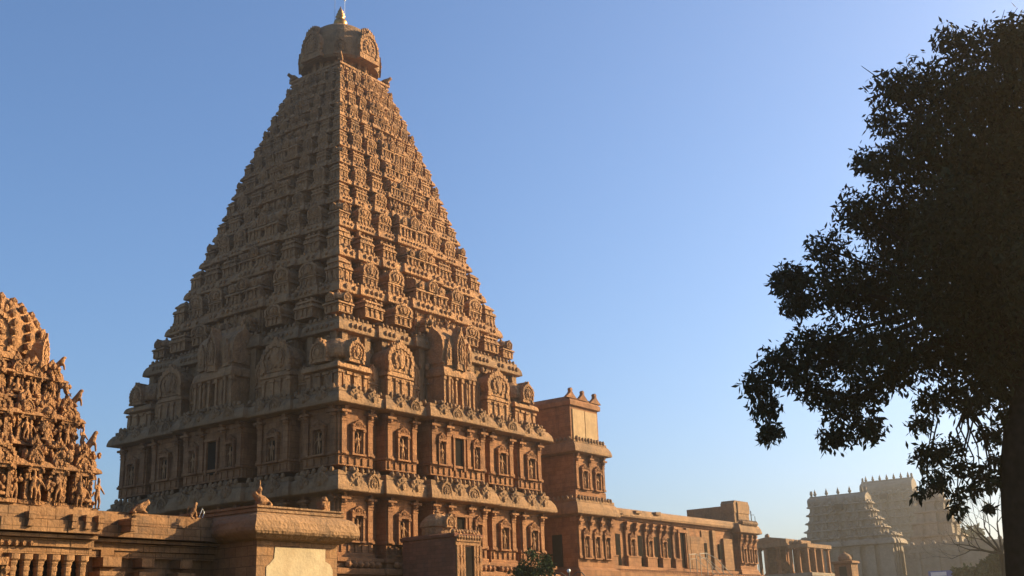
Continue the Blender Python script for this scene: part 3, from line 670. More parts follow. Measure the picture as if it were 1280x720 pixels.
mb = MB(); mb.box(-57, -53.98, WY-.35, WY, 4.25, 4.48); mb.box(-54.15, -53.98, WY-.25, WY, 1.2, 4.25)
for k in range(10): mb.blob((-53.98+.02*math.sin(k*2), WY-.2, 1.6+k*.28), .16)
for k in range(3):
    gable(mb, -54.5-k*1.0, 4.5, .75, .34, WY-.2, .2, 1)
for k in range(8): mb.blob((-55.0+.25*k, WY-.22, 4.92), .1)
part('door_frame', mb, M_SHR, og, .01)
mb = MB()
for x0, x1, d in ((-50.45, -49.85, .15), (-48.9, -48.5, .1), (-47.3, -46.9, .1)):
    mb.box(x0, x1, WY+.55-d-.3, WY+.6, 1.5, 4.0); mb.box(x0-.18, x1+.18, WY+.05-d, WY+.6, 4.0, 4.15); mb.box(x0-.05, x1+.05, WY+.1-d, WY+.6, 4.3, 4.6)
mb.box(-48.4, -47.4, WY+.2, WY+.6, 3.25, 3.42)
part('pilaster', mb, M_SHRW, og, .012)
mb = MB(); mb.box(-48.3, -47.5, WY+.5, WY+.56, 1.4, 3.25); part('doorway', mb, M_DARK, og)
# its tapering tower, four tiers and a ribbed dome
OX, OY = -54.8, -35.7
OT = [(6.1, 8.0, 4.0, 3.6), (8.0, 9.55, 3.55, 3.2), (9.55, 10.8, 3.1, 2.75)]
OB = [(0, .2, .3), (.2, .3, -.22), (.3, .46, .2), (.46, .54, -.22), (.54, .72, .12), (.72, .8, -.22), (.8, 1, 0)]
rr2 = random.Random(5)
def cluster(mb, p, n, s):                    # broken-up carving: small overlapping lumps
    for _ in range(n):
        mb.blob((p[0]+rr2.uniform(-s, s), p[1]+rr2.uniform(-s*.3, s*.3), p[2]+rr2.uniform(-s, s)), rr2.uniform(.05, .12), 1, 1, rr2.uniform(.7, 1.6))
for k, (z0, z1, h0, h1) in enumerate(OT):
    h = z1-z0; ol = outline(h0-.45, h0-.45, [(a, b, d) for a, b, d in OB], OX, OY)
    T = MB(); T.sweep(ol, [(.12, z0), (.12, z0+.12), (0, z0+.14), (0, z0+h*.62)])
    T.sweep(ol, kapota(.3, z0+h*.6, h*.13), top=True, bottom=False)
    ol2 = outline(h1-.25, h1-.25, [(a, b, d*.8) for a, b, d in OB], OX, OY); T.sweep(ol2, [(0, z0+h*.6), (0, z1+.05)])
    T.sweep(ol2, kapota(.22, z1-h*.04, h*.09), top=True, bottom=False)
    for x, y, nx, ny in along(ol, .2):
        if ny > .3 or nx < -.3: continue
        T.blob((x+nx*.24, y+ny*.24, z0+h*.7), .085+.05*rr2.random()); T.blob((x+nx*.05, y+ny*.05, z0+h*.2+rr2.random()*.1), .06+.05*rr2.random())
        if rr2.random() < .75: T.blob((x+nx*.06, y+ny*.06, z0+h*(.25+.35*rr2.random())), .09, 1, 1, 1.7)
    for x, y, nx, ny in along(ol2, .17):
        if ny > .3 or nx < -.3: continue
        for q in range(3):
            T.blob((x+nx*(.1+.16*rr2.random()), y+ny*(.1+.16*rr2.random()), z0+h*(.72+.12*q+.06*rr2.random())), .06+.07*rr2.random(), 1, 1, .7+rr2.random())
        T.blob((x+nx*.2, y+ny*.2, z1+h*.06), .07+.05*rr2.random(), 1, 1, 1.2)
    for _ in range(70):
        f = rr2.choice('SSE'); t = rr2.uniform(-1, 1)*h0*.9; cluster(T, fpt(f, t, h0-.3+rr2.uniform(-.05, .3), z0+rr2.uniform(.3, 1.0)*h, OX, OY), 4, .16)
    tier = part('tier', T, M_SHR, og, .035)
    nf = 0
    for f in 'SE':
        for s in (-1, 1):
            for (a, b, d) in OB:
                if a == .2 or a == .46 or a == .72: continue
                for t in ((a+b)/2*s,) if a else ((0,) if s > 0 else ()):
                    tw = (b-a)*(h0-.45)*(2 if a == 0 else 1)
                    p = fpt(f, t*(h0-.45), h0-.45+d, z0+.14, OX, OY); wd = min(tw*.9, 1.15)
                    nm = MB()
                    for sx in (-1, 1):
                        nm.box(sx*wd*.42-.06, sx*wd*.42+.06, -.16, .1, 0, h*.44); nm.box(sx*wd*.42-.1, sx*wd*.42+.1, -.22, .1, h*.44, h*.49)
                        for q in range(4): nm.blob((sx*wd*.5, -.12, h*(.08+.1*q)), .07)
                    nm.box(-wd*.28, wd*.28, -.012, .02, .04, h*.42)
                    gable(nm, 0, h*.47, wd*1.05, h*.42, -.24, .3, 2)
                    for q in range(9):
                        an = math.pi*q/8; nm.blob((wd*.5*math.cos(an), -.26, h*(.46+.1*math.sin(an))), .055)
                    for q in range(5): nm.blob(((q-2)*wd*.12, -.1, h*(.93+.05*(2-abs(q-2)))), .08, .8, .8, 1.5)
                    no = place(nm.mesh('niche', M_SHR, jit=.012), 'niche', tier, p, FACES[f])
                    sm = SEAT if (nf+k) % 3 == 0 else SFIGS[(nf+k) % 3]; nf += 1
                    st_ = place(sm, 'statue', no, (0, 0, 0)); st_.location = (0, -.2, .02)
                    kk = h*.44 if sm is not SEAT else h*.4; st_.scale = (kk*1.25, kk*1.1, kk)
    for f, s, rz in (('S', 1, -.6), ('S', -1, -2.5), ('E', 1, .7)):       # rearing beasts at the corners
        p = fpt(f, s*(h1-.05), h1-.05, z1-.02, OX, OY); place(LION, 'lion_statue', tier, p, rz, (.62, .62, .62*h/1.5))
    for j in range(5):                        # figures standing out on the ledge
        t = (.15+.19*j)*(h0-.1)+.18; p = fpt('S', t, h0-.18+.1*(j % 2), z0, OX, OY)
        o_ = place(SFIGS[j % 3], 'statue', tier, p, rr2.uniform(-.4, .4), (h*.52, h*.5, h*.5))
T = MB(); T.lathe([(2.35, 10.7), (2.35, 11.1), (2.75, 11.2), (2.85, 11.6), (2.8, 12.2), (2.5, 12.75), (1.95, 13.2), (1.1, 13.5), (.3, 13.65)], 24, OX, OY, .3)
for k in range(24):
    a = k*math.pi/12
    for q in range(7):
        z = 11.4+q*.32; r = np.interp(z, [11.2, 11.6, 12.2, 12.75, 13.2, 13.5], [2.75, 2.85, 2.8, 2.5, 1.95, 1.1])
        T.blob((OX+r*1.08*math.cos(a), OY+r*1.08*math.sin(a), z), .16)
od = part('dome', T, M_SHR, og, .03)
for f in 'SE':
    place(DG, 'gable', od, fpt(f, 0, 2.9, 10.95, OX, OY), FACES[f], (1.8, 1.1, 1.6))
for sx in (-1, 1):
    a = sx*math.pi/4; place(DG, 'gable', od, (OX+3.3*math.sin(a), OY-3.3*math.cos(a), 10.75), a, (1.0, .9, 1.25))
# porch with plaster wall and rounded thatch-like stone eave
pr = thing('shrine_porch', 'low porch with smooth cream plaster wall under a thick rounded stone eave', 'porch', (-43.5, -40, 0))
rp = rect(-45.57, -41.55, -41.1, -36.5)
mb = MB(); mb.sweep(rp, [(0, 0), (0, 5.35)]); part('wall', mb, M_SHRW, pr, .01)
mb = MB(); mb.ext([(-45.12, 0), (-41.8, 0), (-41.8, 4.25), (-41.95, 4.45), (-42.2, 4.55), (-42.2, 5.0), (-44.72, 5.0), (-44.76, 4.6), (-44.95, 4.42), (-45.12, 4.3)], -41.125, -41.05); part('plaster_panel', mb, M_PLAS, pr, label='smooth cream plaster panel')
mb = MB(); mb.sweep(rp, [(0, 5.2), (.3, 5.28), (.55, 5.42), (.62, 5.5), (.62, 5.62), (.56, 5.85), (.4, 6.05), (.18, 6.16), (.15, 6.2), (.2, 6.22), (.2, 6.3), (.1, 6.32), (.1, 6.36), (.17, 6.38), (.17, 6.45), (-.3, 6.47)]); part('eave', mb, M_CORN, pr, .035)
# carved animals on the roofs
def roof_fig(name, me, label, cat, p, rz, sc, base=True):
    o = obj(name, me, None, p, label=label, category=cat); o.rotation_euler = (0, 0, rz); o.scale = sc; return o
roof_fig('bull_statue', BULL, 'small carved stone bull lying on the edge of the shrine roof', 'statue', (-49.3, -39.3, 6.06), -.3, (.66, .66, .7))
roof_fig('lion_statue', LION, 'small carved stone beast with raised neck sitting on the roof beside the porch', 'statue', (-46.75, -39.0, 6.04), -.3, (.5, .5, .68))
kn = roof_fig('kneeling_bull_statue', BULL, 'ornate carved bull and crowned rider on the near corner of the porch roof', 'statue', (-45.0, -40.75, 6.42), 2.9, (.75, .8, .8))
rd = place(SEATC, 'rider', kn, (0, 0, 0)); rd.location = (.2, 0, .45); rd.scale = (.45, .45, .8)
mb = MB(); mb.box(-42.35, -41.95, -41.1, -40.75, 6.42, 6.8); mb.blob((-42.15, -41.0, 6.85), .16); mb.blob((-42.3, -41.1, 6.6), .14); solo('carved_finial_block', mb, M_SHR, 'small worn carved block at the far end of the porch roof', 'carved block', (-42.15, -40.9, 6.42), .03)
mb = MB(); mb.tube([(-46.3, -38.7, 6.0), (-46.1, -38.7, 6.5), (-45.95, -38.65, 6.35)], .016, 5); mb.tube([(-46.12, -38.7, 6.02), (-46.0, -38.7, 6.4)], .014, 5)
solo('bent_wire', mb, M_WHITE, 'thin bent white rod standing on the dark roof next to the stone beast', 'rod', (-46.1, -38.7, 6.0))

# ------------------------------------------------------------------ open pillared pavilion
pv = thing('pillared_pavilion', 'open pavilion with slim stone pillars and flat roof on a tall base beyond the hall', 'pavilion', (105, 1, 0))
mb = MB(); mb.box(99.5, 109, -3.6, 7.0, 0, 9.0); mb.box(99.2, 109.3, -3.9, 7.3, 8.6, 9.1); part('plinth', mb, M_FAR, pv, .05)
mb = MB(); mb.box(99.3, 109.3, -3.6, -.2, 12.9, 13.5)
mb.add([(99.2, -.2, 13.3), (109.3, -.2, 13.3), (109.3, 6.6, 13.3), (99.2, 6.6, 13.3), (99.2, -.2, 14.45), (109.3, -.2, 14.45), (109.3, 3, 14.9), (99.2, 3, 14.9), (99.0, 6.7, 14.3), (109.3, 6.7, 14.3)], [(0, 3, 2, 1), (0, 1, 5, 4), (4, 5, 6, 7), (7, 6, 9, 8), (8, 9, 2, 3), (0, 4, 7, 8, 3), (1, 2, 9, 6, 5)])
for y in (-2.2, -1.5, -.8): mb.blob((99.8, y, 13.75), .45)
mb.blob((99.9, 3.2, 15.1), .4); part('roof', mb, M_CORN, pv, .05)
pm = MB(); pm.box(-.22, .22, -.22, .22, 0, 3.9); pm.box(-.32, .32, -.32, .32, 0, .3); pm.box(-.5, .5, -.3, .3, 3.65, 3.95); PM = pm.mesh('pillar', M_WALL, jit=.02)
mb = MB(); mb.box(107.4, 107.7, -2.8, 2.3, 9, 13.2); part('back_wall', mb, M_WALL, pv, .03); mb = MB(); mb.box(107.4, 107.7, 3.5, 6.7, 9, 13.4); part('back_wall', mb, M_WALL, pv, .03)
for x in (100, 102.8, 105.6, 108.6):
    for y in (-3.1, -1.7, -.4, 1.6, 3.8, 6.0):
        if x in (102.8, 105.6) and y in (-1.7, 1.6, 3.8): continue
        place(PM, 'pillar', pv, (x, y, 9.0), 0, (1, 1, 1 if y < -1 else 1.1))
o_ = roof_fig('bull_statue', BULL, 'great dark stone bull lying inside the pillared pavilion', 'statue', (104.5, 2.8, 9.05), math.pi, (5, 4.5, 4.2))
mb = MB(); a_ = at(946, 720, 172); a_.z = 0
mb.tube([a_, a_+Vector((0, 0, 17.6))], .07, 6); mb.tube([a_+Vector((.5, 0, 0)), a_+Vector((.4, -.4, 16.8))], .05, 6)
for k in range(5): mb.tube([a_+Vector((0, 0, 13+k)), a_+Vector((.42, -.3, 13+k))], .04, 5)
solo('metal_pole', mb, M_IRON, 'thin dark ladder like pole standing before the pavilion end', 'pole', a_)

# ------------------------------------------------------------------ gateway towers
def gateway(label, x, yN, yS, ztop, yNb, ySb, zbase, dx, ntier, nfin, part_door):
    g = thing('gateway_tower', label, 'gateway tower', (x+dx/2, (yN+yS)/2, 0), 'gateway towers at the far end of the court')
    ym = (yNb+ySb)/2
    def bx(z): k = (z-zbase)/(ztop*.86+zbase*.14-zbase); k = min(1, max(0, k))**.6; return yNb+(yN-yNb)*k, ySb+(yS-ySb)*k, dx*(1-.45*k)
    mb = MB(); r = rect(x, x+dx, ySb-.2, yNb+.2)
    bb = [(a, b, d) for a, b, d in ((0, .14, -.6), (.14, .3, .5), (.3, .42, -.4), (.42, .62, .35), (.62, .72, -.4), (.72, 1, 0))]
    cx, cy = x+dx/2, ym
    ol = outline(dx/2, (yNb-ySb)/2, bb, cx, cy)
    mb.sweep(ol, [(.8, 0), (.8, 3), (.3, 3.5), (0, 3.6), (0, zbase)]); mb.sweep(ol, kapota(.9, zbase-.5, 1.2)); mb.sweep(ol, kapota(.7, zbase*.55, .9), False, False)
    b_ = part('wall', mb, M_FAR, g, .06)
    zt = ztop-(ztop-zbase)*.2; h = (zt-zbase)/ntier
    for k in range(ntier):
        z0 = zbase+k*h; n0, s0, d0 = bx(z0); n1, s1, d1 = bx(z0+h)
        ol = outline(d0/2-.3, (n0-s0)/2-.3, bb, cx, (n0+s0)/2)
        mb = MB(); mb.sweep(ol, [(0, z0), (0, z0+h*.75)]); mb.sweep(ol, kapota(.5, z0+h*.7, h*.22)); 
        for X, Y, nx, ny in along(ol, 1.3):
            mb.blob((X+nx*.1, Y+ny*.1, z0+h*.35), h*.2, .8, .8, 1.6); mb.blob((X+nx*.2, Y+ny*.2, z0+h*.97), h*.22, 1.2, 1.2, 1.2)
        part('tier', mb, M_FAR, g, .05)
    n1, s1, d1 = bx(zt); c_ = (n1+s1)/2; L = (n1-s1)/2
    hs = hs_outline(d1*1.0, ztop-zt, cx, zt-.3)
    n = len(hs); mb = MB(); mb.add([(X, c_-L, z) for X, z in hs]+[(X, c_+L, z) for X, z in hs], [tuple(range(n)), tuple(range(2*n-1, n-1, -1))]+[(i, i+n, (i+1) % n+n, (i+1) % n) for i in range(n)])
    for s in (-1, 1):
        y = c_+s*L; mb.add([(X, y-.4, z) for X, z in hs_outline(d1*1.04, (ztop-zt)*1.05, cx, zt-.35)]+[(X, y+.4, z) for X, z in hs_outline(d1*1.04, (ztop-zt)*1.05, cx, zt-.35)], [tuple(range(n)), tuple(range(2*n-1, n-1, -1))]+[(i, i+n, (i+1) % n+n, (i+1) % n) for i in range(n)])
        mb.blob((cx, y, ztop+.5), .55, .7, .7, 1.3)
    for q in range(5):
        y = c_+L*(-.7+.35*q); mb.blob((cx-d1*.48, y, zt+.9), .45, .6, 1, 1.3)
    rf = part('roof', mb, M_FAR, g, .06)
    fm = MB(); fm.lathe([(.16, 0), (.34, .25), (.38, .5), (.2, .75), (.26, .9), (.12, 1.15), (.03, 1.55)], 8); FM = fm.mesh('finial', M_FAR)
    for q in range(nfin): place(FM, 'finial', rf, (cx, c_+L*(-.86+1.72*q/(nfin-1)), ztop-.15), 0, (part_door, part_door, part_door))
    mb = MB(); dw = (yNb-ySb)*.09; yd = (yNb+ySb)/2+.6; mb.box(x-.3, x+1, yd-dw, yd+dw, 0, zbase*.86); part('gate_opening', mb, M_DARK, g)
    mb = MB(); mb.box(x-.4, x+.5, yd-dw*.5, yd+dw*.5, zt-h*.9, zt-h*.25); part('window', mb, M_DARK, g)
gateway('nearer hazy gateway tower with five finials on its roof, in front of the taller one', 170.5, 24.0, 12.0, 28.7, 26.2, 6.3, 17.5, 7, 5, 5, 1.0)
gateway('taller gateway tower faded by haze with a row of finials, rising behind a lower one', 270, 46.3, 31.8, 42.4, 52, 25.2, 22, 9, 7, 7, 1.15)
# cloister wall south of the gateway, small spire behind it
cw_ = thing('boundary_wall', 'long hazy stone boundary wall running right from the nearer gateway tower', 'wall', (173, -20, 0))
mb = MB(); mb.box(173, 178, -75, 4.8, 0, 16.0); mb.box(172.6, 178.3, -75, 4.8, 14.7, 15.1); mb.box(172.7, 178.1, -75, 4.8, 12.2, 12.5)
for y in range(-74, 4, 4): mb.box(172.55, 173.2, y-.4, y+.4, 0, 14.7)
part('wall', mb, M_FAR, cw_, .08)
mb = MB(); mb.box(172.7, 178.2, -75, 4.8, 15.9, 16.35)
y = -74
while y < 4: mb.blob((173.2, y, 16.6), .5); y += 2.2
part('coping', mb, M_FAR, cw_, .05)
sp = thing('small_spire', 'small hazy stone spire rising behind the boundary wall right of the gateway towers', 'spire', (215, 4, 0))
a_ = at(1171, 660, 288); mb = MB()
for k, (hw_, z0, z1) in enumerate(((5.2, 0, 20), (4.4, 20, 23), (3.6, 23, 25.6), (2.9, 25.6, 28))): mb.sweep(outline(hw_*.8, hw_, [(0, .3, .4), (.3, .5, -.3), (.5, 1, 0)], a_.x, a_.y), [(0, z0), (0, z1-.6), (.4, z1-.4), (.4, z1)])
sp.location = (a_.x, a_.y, 0); part('wall', mb, M_FAR, sp, .1)
mb = MB(); mb.lathe([(2.6, 28), (2.9, 28.6), (2.6, 29.8), (1.6, 30.8), (.4, 31.3), (.1, 32)], 12, a_.x, a_.y); part('dome', mb, M_FAR, sp, .08)
# little domed shrine before the nearer gateway
a_ = at(1058, 715, 150); ds = thing('domed_shrine', 'little domed stone shrine with arched niche in front of the nearer gateway tower', 'shrine', (a_.x, a_.y, 0))
mb = MB(); mb.sweep(rect(a_.x-1.1, a_.x+1.1, a_.y-1.1, a_.y+1.1), [(.3, 0), (.3, 6.2), (0, 6.4), (0, 8.4), (.25, 8.5), (.2, 8.75), (-.2, 8.8)]); part('wall', mb, M_SHRW, ds, .03)
mb = MB(); mb.lathe([(.7, 8.75), (.85, 9.0), (.8, 9.3), (.55, 9.6), (.2, 9.75), (.05, 10.0)], 14, a_.x, a_.y); part('dome', mb, M_CORN, ds, .03)
mb = MB(); mb.box(a_.x-1.16, a_.x-1.05, a_.y-.45, a_.y+.45, 6.6, 8.1); part('niche', mb, M_DARK, ds)
# lamp post with two curled arms
a_ = at(711, 716, 62); lp = thing('lamp_post', 'lamp post with two curled arms and a white globe below the cross block', 'lamp post', (a_.x, a_.y, 0))
mb = MB(); mb.tube([(a_.x, a_.y, 0), (a_.x, a_.y, a_.z)], .05, 6)
for s in (-1, 1):
    mb.tube([a_+Vector((_Rt.x*s*t, _Rt.y*s*t, z)) for t, z in ((0, -.5), (.2, -.15), (.45, .03), (.7, -.02), (.85, -.2))], .028, 6)
part('post', mb, M_IRON, lp)
mb = MB(); mb.blob(a_+Vector((0, 0, .1)), .11); part('globe', mb, M_WHITE, lp)
# blue board by the wall
a_ = at(1183, 716, 160); mb = MB(); mb.box(-.06, .06, -2.2, 2.2, -.5, .3); q = MB(); q.add(mb.v, mb.f, Matrix.Translation(a_) @ Matrix.Rotation(.2, 4, 'Z'))
for s in (-1.8, 1.8): q.box(a_.x-.08, a_.x+.08, a_.y+s-.08, a_.y+s+.08, 0, a_.z-.6)
sb = thing('notice_board', 'pale blue board on posts before the hazy boundary wall', 'board', (a_.x, a_.y, 0)); part('board', q, M_BLUE, sb)
mb = MB(); mb.add([(-.12, 0, -.35), (-.12, 1.9, -.35), (-.12, 1.9, .15), (-.12, 0, .15), (-.07, 0, -.35), (-.07, 1.9, -.35), (-.07, 1.9, .15), (-.07, 0, .15)], [(0, 3, 2, 1), (4, 5, 6, 7), (0, 1, 5, 4), (2, 3, 7, 6), (1, 2, 6, 5), (0, 4, 7, 3)], Matrix.Translation(a_) @ Matrix.Rotation(.2, 4, 'Z')); part('white_panel', mb, M_WHITE, sb)

# ------------------------------------------------------------------ foliage
def leaves(name, clumps, per, size, mat, parent, droop=.5, seed=1, thin=.34, shell=.45):
    g = np.random.default_rng(seed); P = []
    for (c, r, k) in clumps:
        n = int(per*k*r*max(r, .62)); d = g.normal(size=(n, 3)); d /= np.linalg.norm(d, axis=1)[:, None]
        rad = r*(shell+(1-shell)*g.random(n)**.6)*(1+.22*np.sin(d[:, 0]*5+c[0])*np.cos(d[:, 2]*4+c[1]*3))
        P.append(np.array(c)+d*rad[:, None]*np.array([1, 1, .85]))
    P = np.concatenate(P); n = len(P)
    a = g.normal(size=(n, 3)); a[:, 2] -= droop*1.6; a /= np.linalg.norm(a, axis=1)[:, None]
    b = np.cross(a, g.normal(size=(n, 3))); b /= np.linalg.norm(b, axis=1)[:, None]
    s = size*(.6+.8*g.random(n))[:, None]
    V = np.stack([P, P+a*s*.5+b*s*thin*.5, P+a*s, P+a*s*.5-b*s*thin*.5], 1).reshape(-1, 3)-np.array(wloc(parent))
    me = bpy.data.meshes.new(name); me.vertices.add(4*n); me.vertices.foreach_set('co', V.ravel())
    me.loops.add(4*n); me.loops.foreach_set('vertex_index', np.arange(4*n, dtype=np.int32))
    me.polygons.add(n); me.polygons.foreach_set('loop_start', np.arange(0, 4*n, 4, dtype=np.int32)); me.update(); me.validate()
    me.materials.append(mat); return obj(name, me, parent)
def branchy(mb, p, d, L, r, depth, g, spread=.6, up=.1, tips=None, nseg=3):
    pts = [Vector(p)]; d = Vector(d).normalized(); rs = [r]
    for k in range(nseg):
        d = (d+Vector((g.uniform(-1, 1), g.uniform(-1, 1), g.uniform(-1, 1)))*.18+Vector((0, 0, up*.3))).normalized()
        pts.append(pts[-1]+d*L/nseg); rs.append(r*(1-.45*(k+1)/nseg))
    mb.tube(pts, rs, 7 if r > .1 else (5 if r > .03 else 4))
    if depth == 0:
        if tips is not None: tips.append(pts[-1])
        return
    for k in range(3 if depth > 1 else 4):
        v = Vector((g.uniform(-1, 1), g.uniform(-1, 1), g.uniform(-.6, 1))).normalized()
        branchy(mb, pts[-1] if k < 2 else pts[-2], (d+v*spread*1.3+Vector((0, 0, up))), L*g.uniform(.55, .8), rs[-1]*.72, depth-1, g, spread, up, tips, nseg)
# the great dark tree
TD = 26.5
tb = at(1300, 720, TD); tb.z = 0
bt = thing('shade_tree', 'large dark leafy tree with thick trunk in shadow at the right', 'tree', tb)
mb = MB(); g = random.Random(3)
trunk_pts = [tb+Vector((0, 0, -.3)), tb+Vector((.02, 0, 1.5)), at(1291, 640, TD), at(1290, 590, TD), at(1296, 540, TD), at(1310, 470, TD), at(1330, 380, TD)]
mb.tube(trunk_pts, [.95, .72, .62, .62, .64, .6, .45], 12)
CL = [ # px, py, radius px, depth offset m, density
 (1245, 52, 36, 0, .8), (1205, 62, 34, 1, .8), (1185, 45, 22, 0, .5), (1270, 40, 30, -1, .7), (1300, 60, 60, 0, 1), (1115, 110, 34, -1, .8), (1150, 105, 40, 1, .8), (1192, 115, 50, -1, 1), (1245, 120, 60, 0, 1), (1105, 150, 26, 0, .6), (1150, 160, 44, 1, .9),
 (1085, 200, 24, 0, .7), (1120, 205, 44, -1, 1), (1180, 190, 60, -1, 1.1), (1250, 210, 75, 0, 1.1), (1075, 265, 36, 0, .9), (1125, 275, 60, 1, 1.1), (1200, 280, 70, -2, 1.2), (1270, 300, 75, 0, 1.2), (1035, 312, 34, 0, .8), (990, 345, 24, 0, .75), (1000, 378, 20, 1, .6),
 (1045, 360, 46, 0, 1), (1110, 360, 66, 1, 1.2), (1180, 370, 66, -1, 1.2), (1250, 385, 66, 0, 1.2), (1010, 430, 34, 0, .9), (972, 450, 27, 0, .9), (948, 480, 26, 0, .9), (957, 508, 22, 0, .9), (963, 540, 18, 0, .85), (998, 468, 28, 0, .85), (985, 352, 26, 0, .9), (995, 380, 24, 0, .8), (1050, 440, 50, 1, 1.1), (1105, 440, 50, -1, 1.1), (1165, 440, 46, 1, 1.0), (1215, 450, 46, 0, 1), (1265, 460, 46, 0, 1),
 (1050, 505, 30, 0, .95), (1045, 545, 22, 0, .85), (1085, 535, 24, 0, .9), (1020, 490, 22, 0, .8), (1085, 490, 30, 0, .85), (1120, 470, 24, 0, .7),
 (1165, 500, 24, 0, .75), (1150, 530, 17, 0, .6), (1190, 490, 22, 1, .7), (1160, 570, 21, 0, .85), (1172, 600, 20, 0, .85), (1185, 560, 22, 0, .6), (1210, 505, 26, 0, .7), (1205, 585, 16, 0, .5), (1215, 610, 13, 0, .5), (1195, 620, 12, 0, .5), (1238, 545, 20, 0, .6), (1240, 600, 15, 0, .6), (1245, 575, 14, 0, .5), (1225, 590, 11, 0, .4), (1196, 636, 11, 0, .5), (1238, 633, 7, 0, .5), (1150, 617, 10, 0, .35), (1235, 490, 30, 0, .8), (1262, 520, 20, 0, .7),
 (1400, 120, 120, 3, 1), (1480, 250, 130, 2, 1), (1400, 300, 130, 0, 1.1), (1520, 390, 110, 0, 1), (1400, 440, 80, 0, .9), (1340, 200, 90, 3, 1.1), (1330, 340, 80, -3, 1), (1230, 250, 90, 4, 1), (1160, 300, 70, 4, 1), (1250, 380, 80, 4, 1), (1330, 420, 70, 4, 1)]
clumps = []
for px, py, rp_, dd, k in CL:
    for q in range(2 if rp_ > 40 and px > 1230 else 1):
        D = TD+dd+(2.2 if q else 0)*(1 if dd <= 0 else -1); c = at(px, py, D); clumps.append((c[:], rp_/F_PX*(D+1.5)*.92, k*(.8 if px > 1140 and 480 < py and px < 1255 else 1)))
for px, py, rp_, dd, k in CL[:61]:           # limbs from the trunk to the clumps
    c = at(px, py, TD+dd); st_ = trunk_pts[4] if py > 420 and px > 1125 else (trunk_pts[5] if py > 250 else trunk_pts[6])
    if rp_ >= 30 and not (px > 1140 and py > 470): mid = (st_+c)*.5+Vector((0, 0, 1.1 if px < 1125 and py > 400 else .5)); mb.tube([st_, st_*.7+mid*.3+Vector((g.uniform(-.2, .2), g.uniform(-.2, .2), .25)), mid, c], [.13, .1, .06, .02], 6)
    else:
        a2 = min((q for q in CL if q[2] > rp_ and q[2] >= 24), key=lambda q: (q[0]-px)**2+(q[1]-py)**2); s2 = at(a2[0], a2[1], TD+a2[3])
        mb.tube([s2, s2*.65+c*.35+Vector((g.uniform(-.25, .25), g.uniform(-.25, .25), .15)), s2*.3+c*.7+Vector((g.uniform(-.2, .2), g.uniform(-.2, .2), .1)), c], [.03, .022, .016, .008], 5)
    for _ in range(3): mb.tube([c, c+Vector((g.uniform(-1, 1), g.uniform(-1, 1), g.uniform(-.8, .8)))*rp_/F_PX*TD], [.02, .006], 4)
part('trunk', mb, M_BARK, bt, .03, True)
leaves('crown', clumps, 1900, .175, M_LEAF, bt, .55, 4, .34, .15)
# young leafy tree before the tower
a_ = at(668, 705, 75); yt = thing('young_tree', 'young green leafy sapling in front of the tower base', 'tree', (a_.x, a_.y, 0)); g = random.Random(8)
mb = MB(); tips = []; mb.tube([(a_.x, a_.y, 0), (a_.x+.1, a_.y, 2.5), (a_.x, a_.y, 4.4)], [.09, .07, .05], 7)
for k in range(6): branchy(mb, (a_.x, a_.y, 4.0+.2*k), (math.cos(k*1.1), math.sin(k*1.1), .8), 1.0, .03, 1, g, .7, .2, tips)
part('trunk', mb, M_BARK, yt)
yc = [(t[:], .32, 1) for t in tips]+[(at(668+dx, 700+dy, 75)[:], r, .9) for dx, dy, r in ((0, -4, .55), (-12, 6, .6), (14, 8, .6), (2, 12, .8), (-4, -10, .35), (-16, 14, .5), (18, 16, .5))]
leaves('crown', yc, 260, .26, M_LEAF2, yt, .5, 9, .4, .2)
# bare branching tree
a_ = at(1262, 715, 105); a_.z = 0; ba = thing('bare_tree', 'leafless spreading tree with fine twigs beside the big dark trunk', 'tree', a_); g = random.Random(21)
mb = MB(); top = at(1252, 692, 105); mb.tube([a_, (a_+top)*.5+Vector((.2, .2, 0)), top], [.35, .28, .22], 8)
for dx, dz in ((-1, .3), (-.95, .1), (-.8, .6), (-.6, .9), (-.35, 1.1), (.1, 1.2), (.6, .9)):
    branchy(mb, top, (_Rt.x*dx+g.uniform(-.3, .3), _Rt.y*dx+g.uniform(-.3, .3), dz), 2.5, .11, 5, g, .6, .12)
part('trunk', mb, M_BARK, ba)
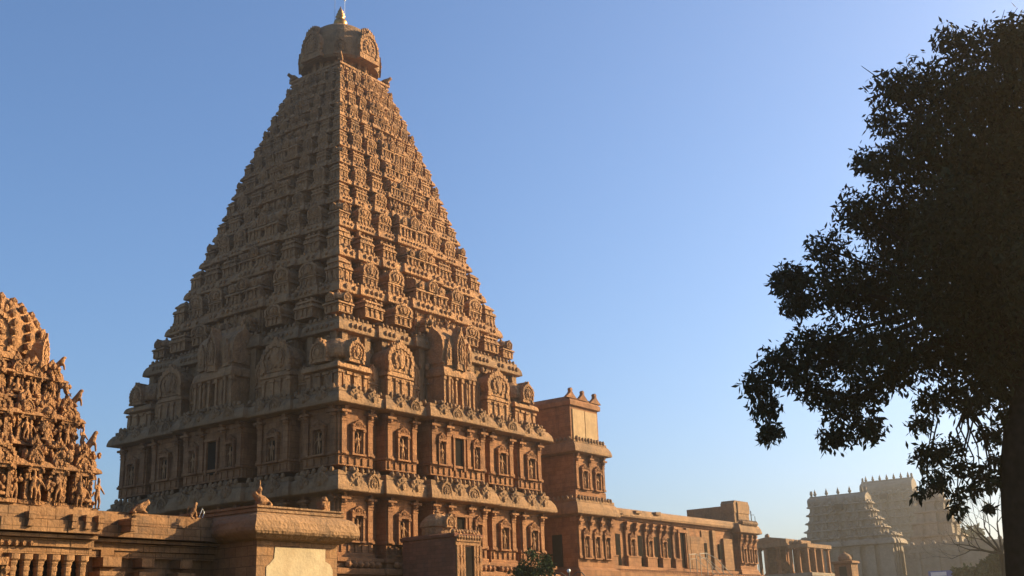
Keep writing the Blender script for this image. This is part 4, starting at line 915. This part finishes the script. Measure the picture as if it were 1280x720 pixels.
# far trees and bushes
def far_tree(px, py, D, wpx, label, name='leafy_tree', mat=M_LEAF3, cat='tree', grp='trees beyond the boundary wall', seed=0, sz=.7):
    top = at(px, py, D); R = wpx/F_PX*D/2; t = thing(name, label, cat, (top.x, top.y, 0), grp); g = random.Random(seed)
    mb = MB(); mb.tube([(top.x, top.y, 0), (top.x+.3, top.y, top.z*.5), (top.x, top.y, top.z-R*.6)], [.05*R+.15, .04*R+.1, .05], 7)
    for k in range(5): mb.tube([(top.x, top.y, max(.5, top.z-R*1.8)), (top.x+g.uniform(-R, R)*.7, top.y+g.uniform(-R, R)*.7, max(.8, top.z-R*.7))], [.1, .03], 5)
    part('trunk', mb, M_BARK, t)
    cl = [((top.x+g.uniform(-.8, .8)*R, top.y+g.uniform(-.8, .8)*R, max(R*.35, top.z-R*(.45+1.3*g.random()))), R*g.uniform(.35, .55), 1) for _ in range(12)]
    leaves('crown', cl, 60*(1.2/sz)**2, sz, mat, t, .2, seed, .6, .3)
far_tree(1192, 655, 330, 44, 'rounded hazy tree behind the small spire', seed=1, sz=1.3)
far_tree(1212, 660, 320, 36, 'hazy tree half hidden by the bare branches', seed=2, sz=1.3)
far_tree(1235, 668, 300, 50, 'broad hazy tree next to the dark trunk, beyond the wall', seed=3, sz=1.3)
far_tree(1225, 694, 140, 40, 'green bush standing below the bare tree', 'bush', M_LEAF2, 'bush', 'bushes before the boundary wall', 4, .5)
far_tree(1250, 690, 130, 30, 'green bush right against the dark trunk', 'bush', M_LEAF2, 'bush', 'bushes before the boundary wall', 5, .5)
far_tree(1205, 706, 150, 26, 'low green bush beside the pale blue board', 'bush', M_LEAF2, 'bush', 'bushes before the boundary wall', 6, .5)

# ------------------------------------------------------------------ haze
mb = MB(); mb.box(-710, 910, -710, 910, -1, 68)
m = bpy.data.materials.new('haze'); m.use_nodes = True; t = m.node_tree; t.nodes.clear()
out = t.nodes.new('ShaderNodeOutputMaterial'); pv_ = t.nodes.new('ShaderNodeVolumePrincipled'); pv_.inputs['Color'].default_value = (1, .83, .62, 1)
pv_.inputs['Density'].default_value = HAZE; pv_.inputs['Anisotropy'].default_value = .84; t.links.new(pv_.outputs[0], out.inputs['Volume'])
obj('haze', mb.mesh('haze', m), kind='stuff')
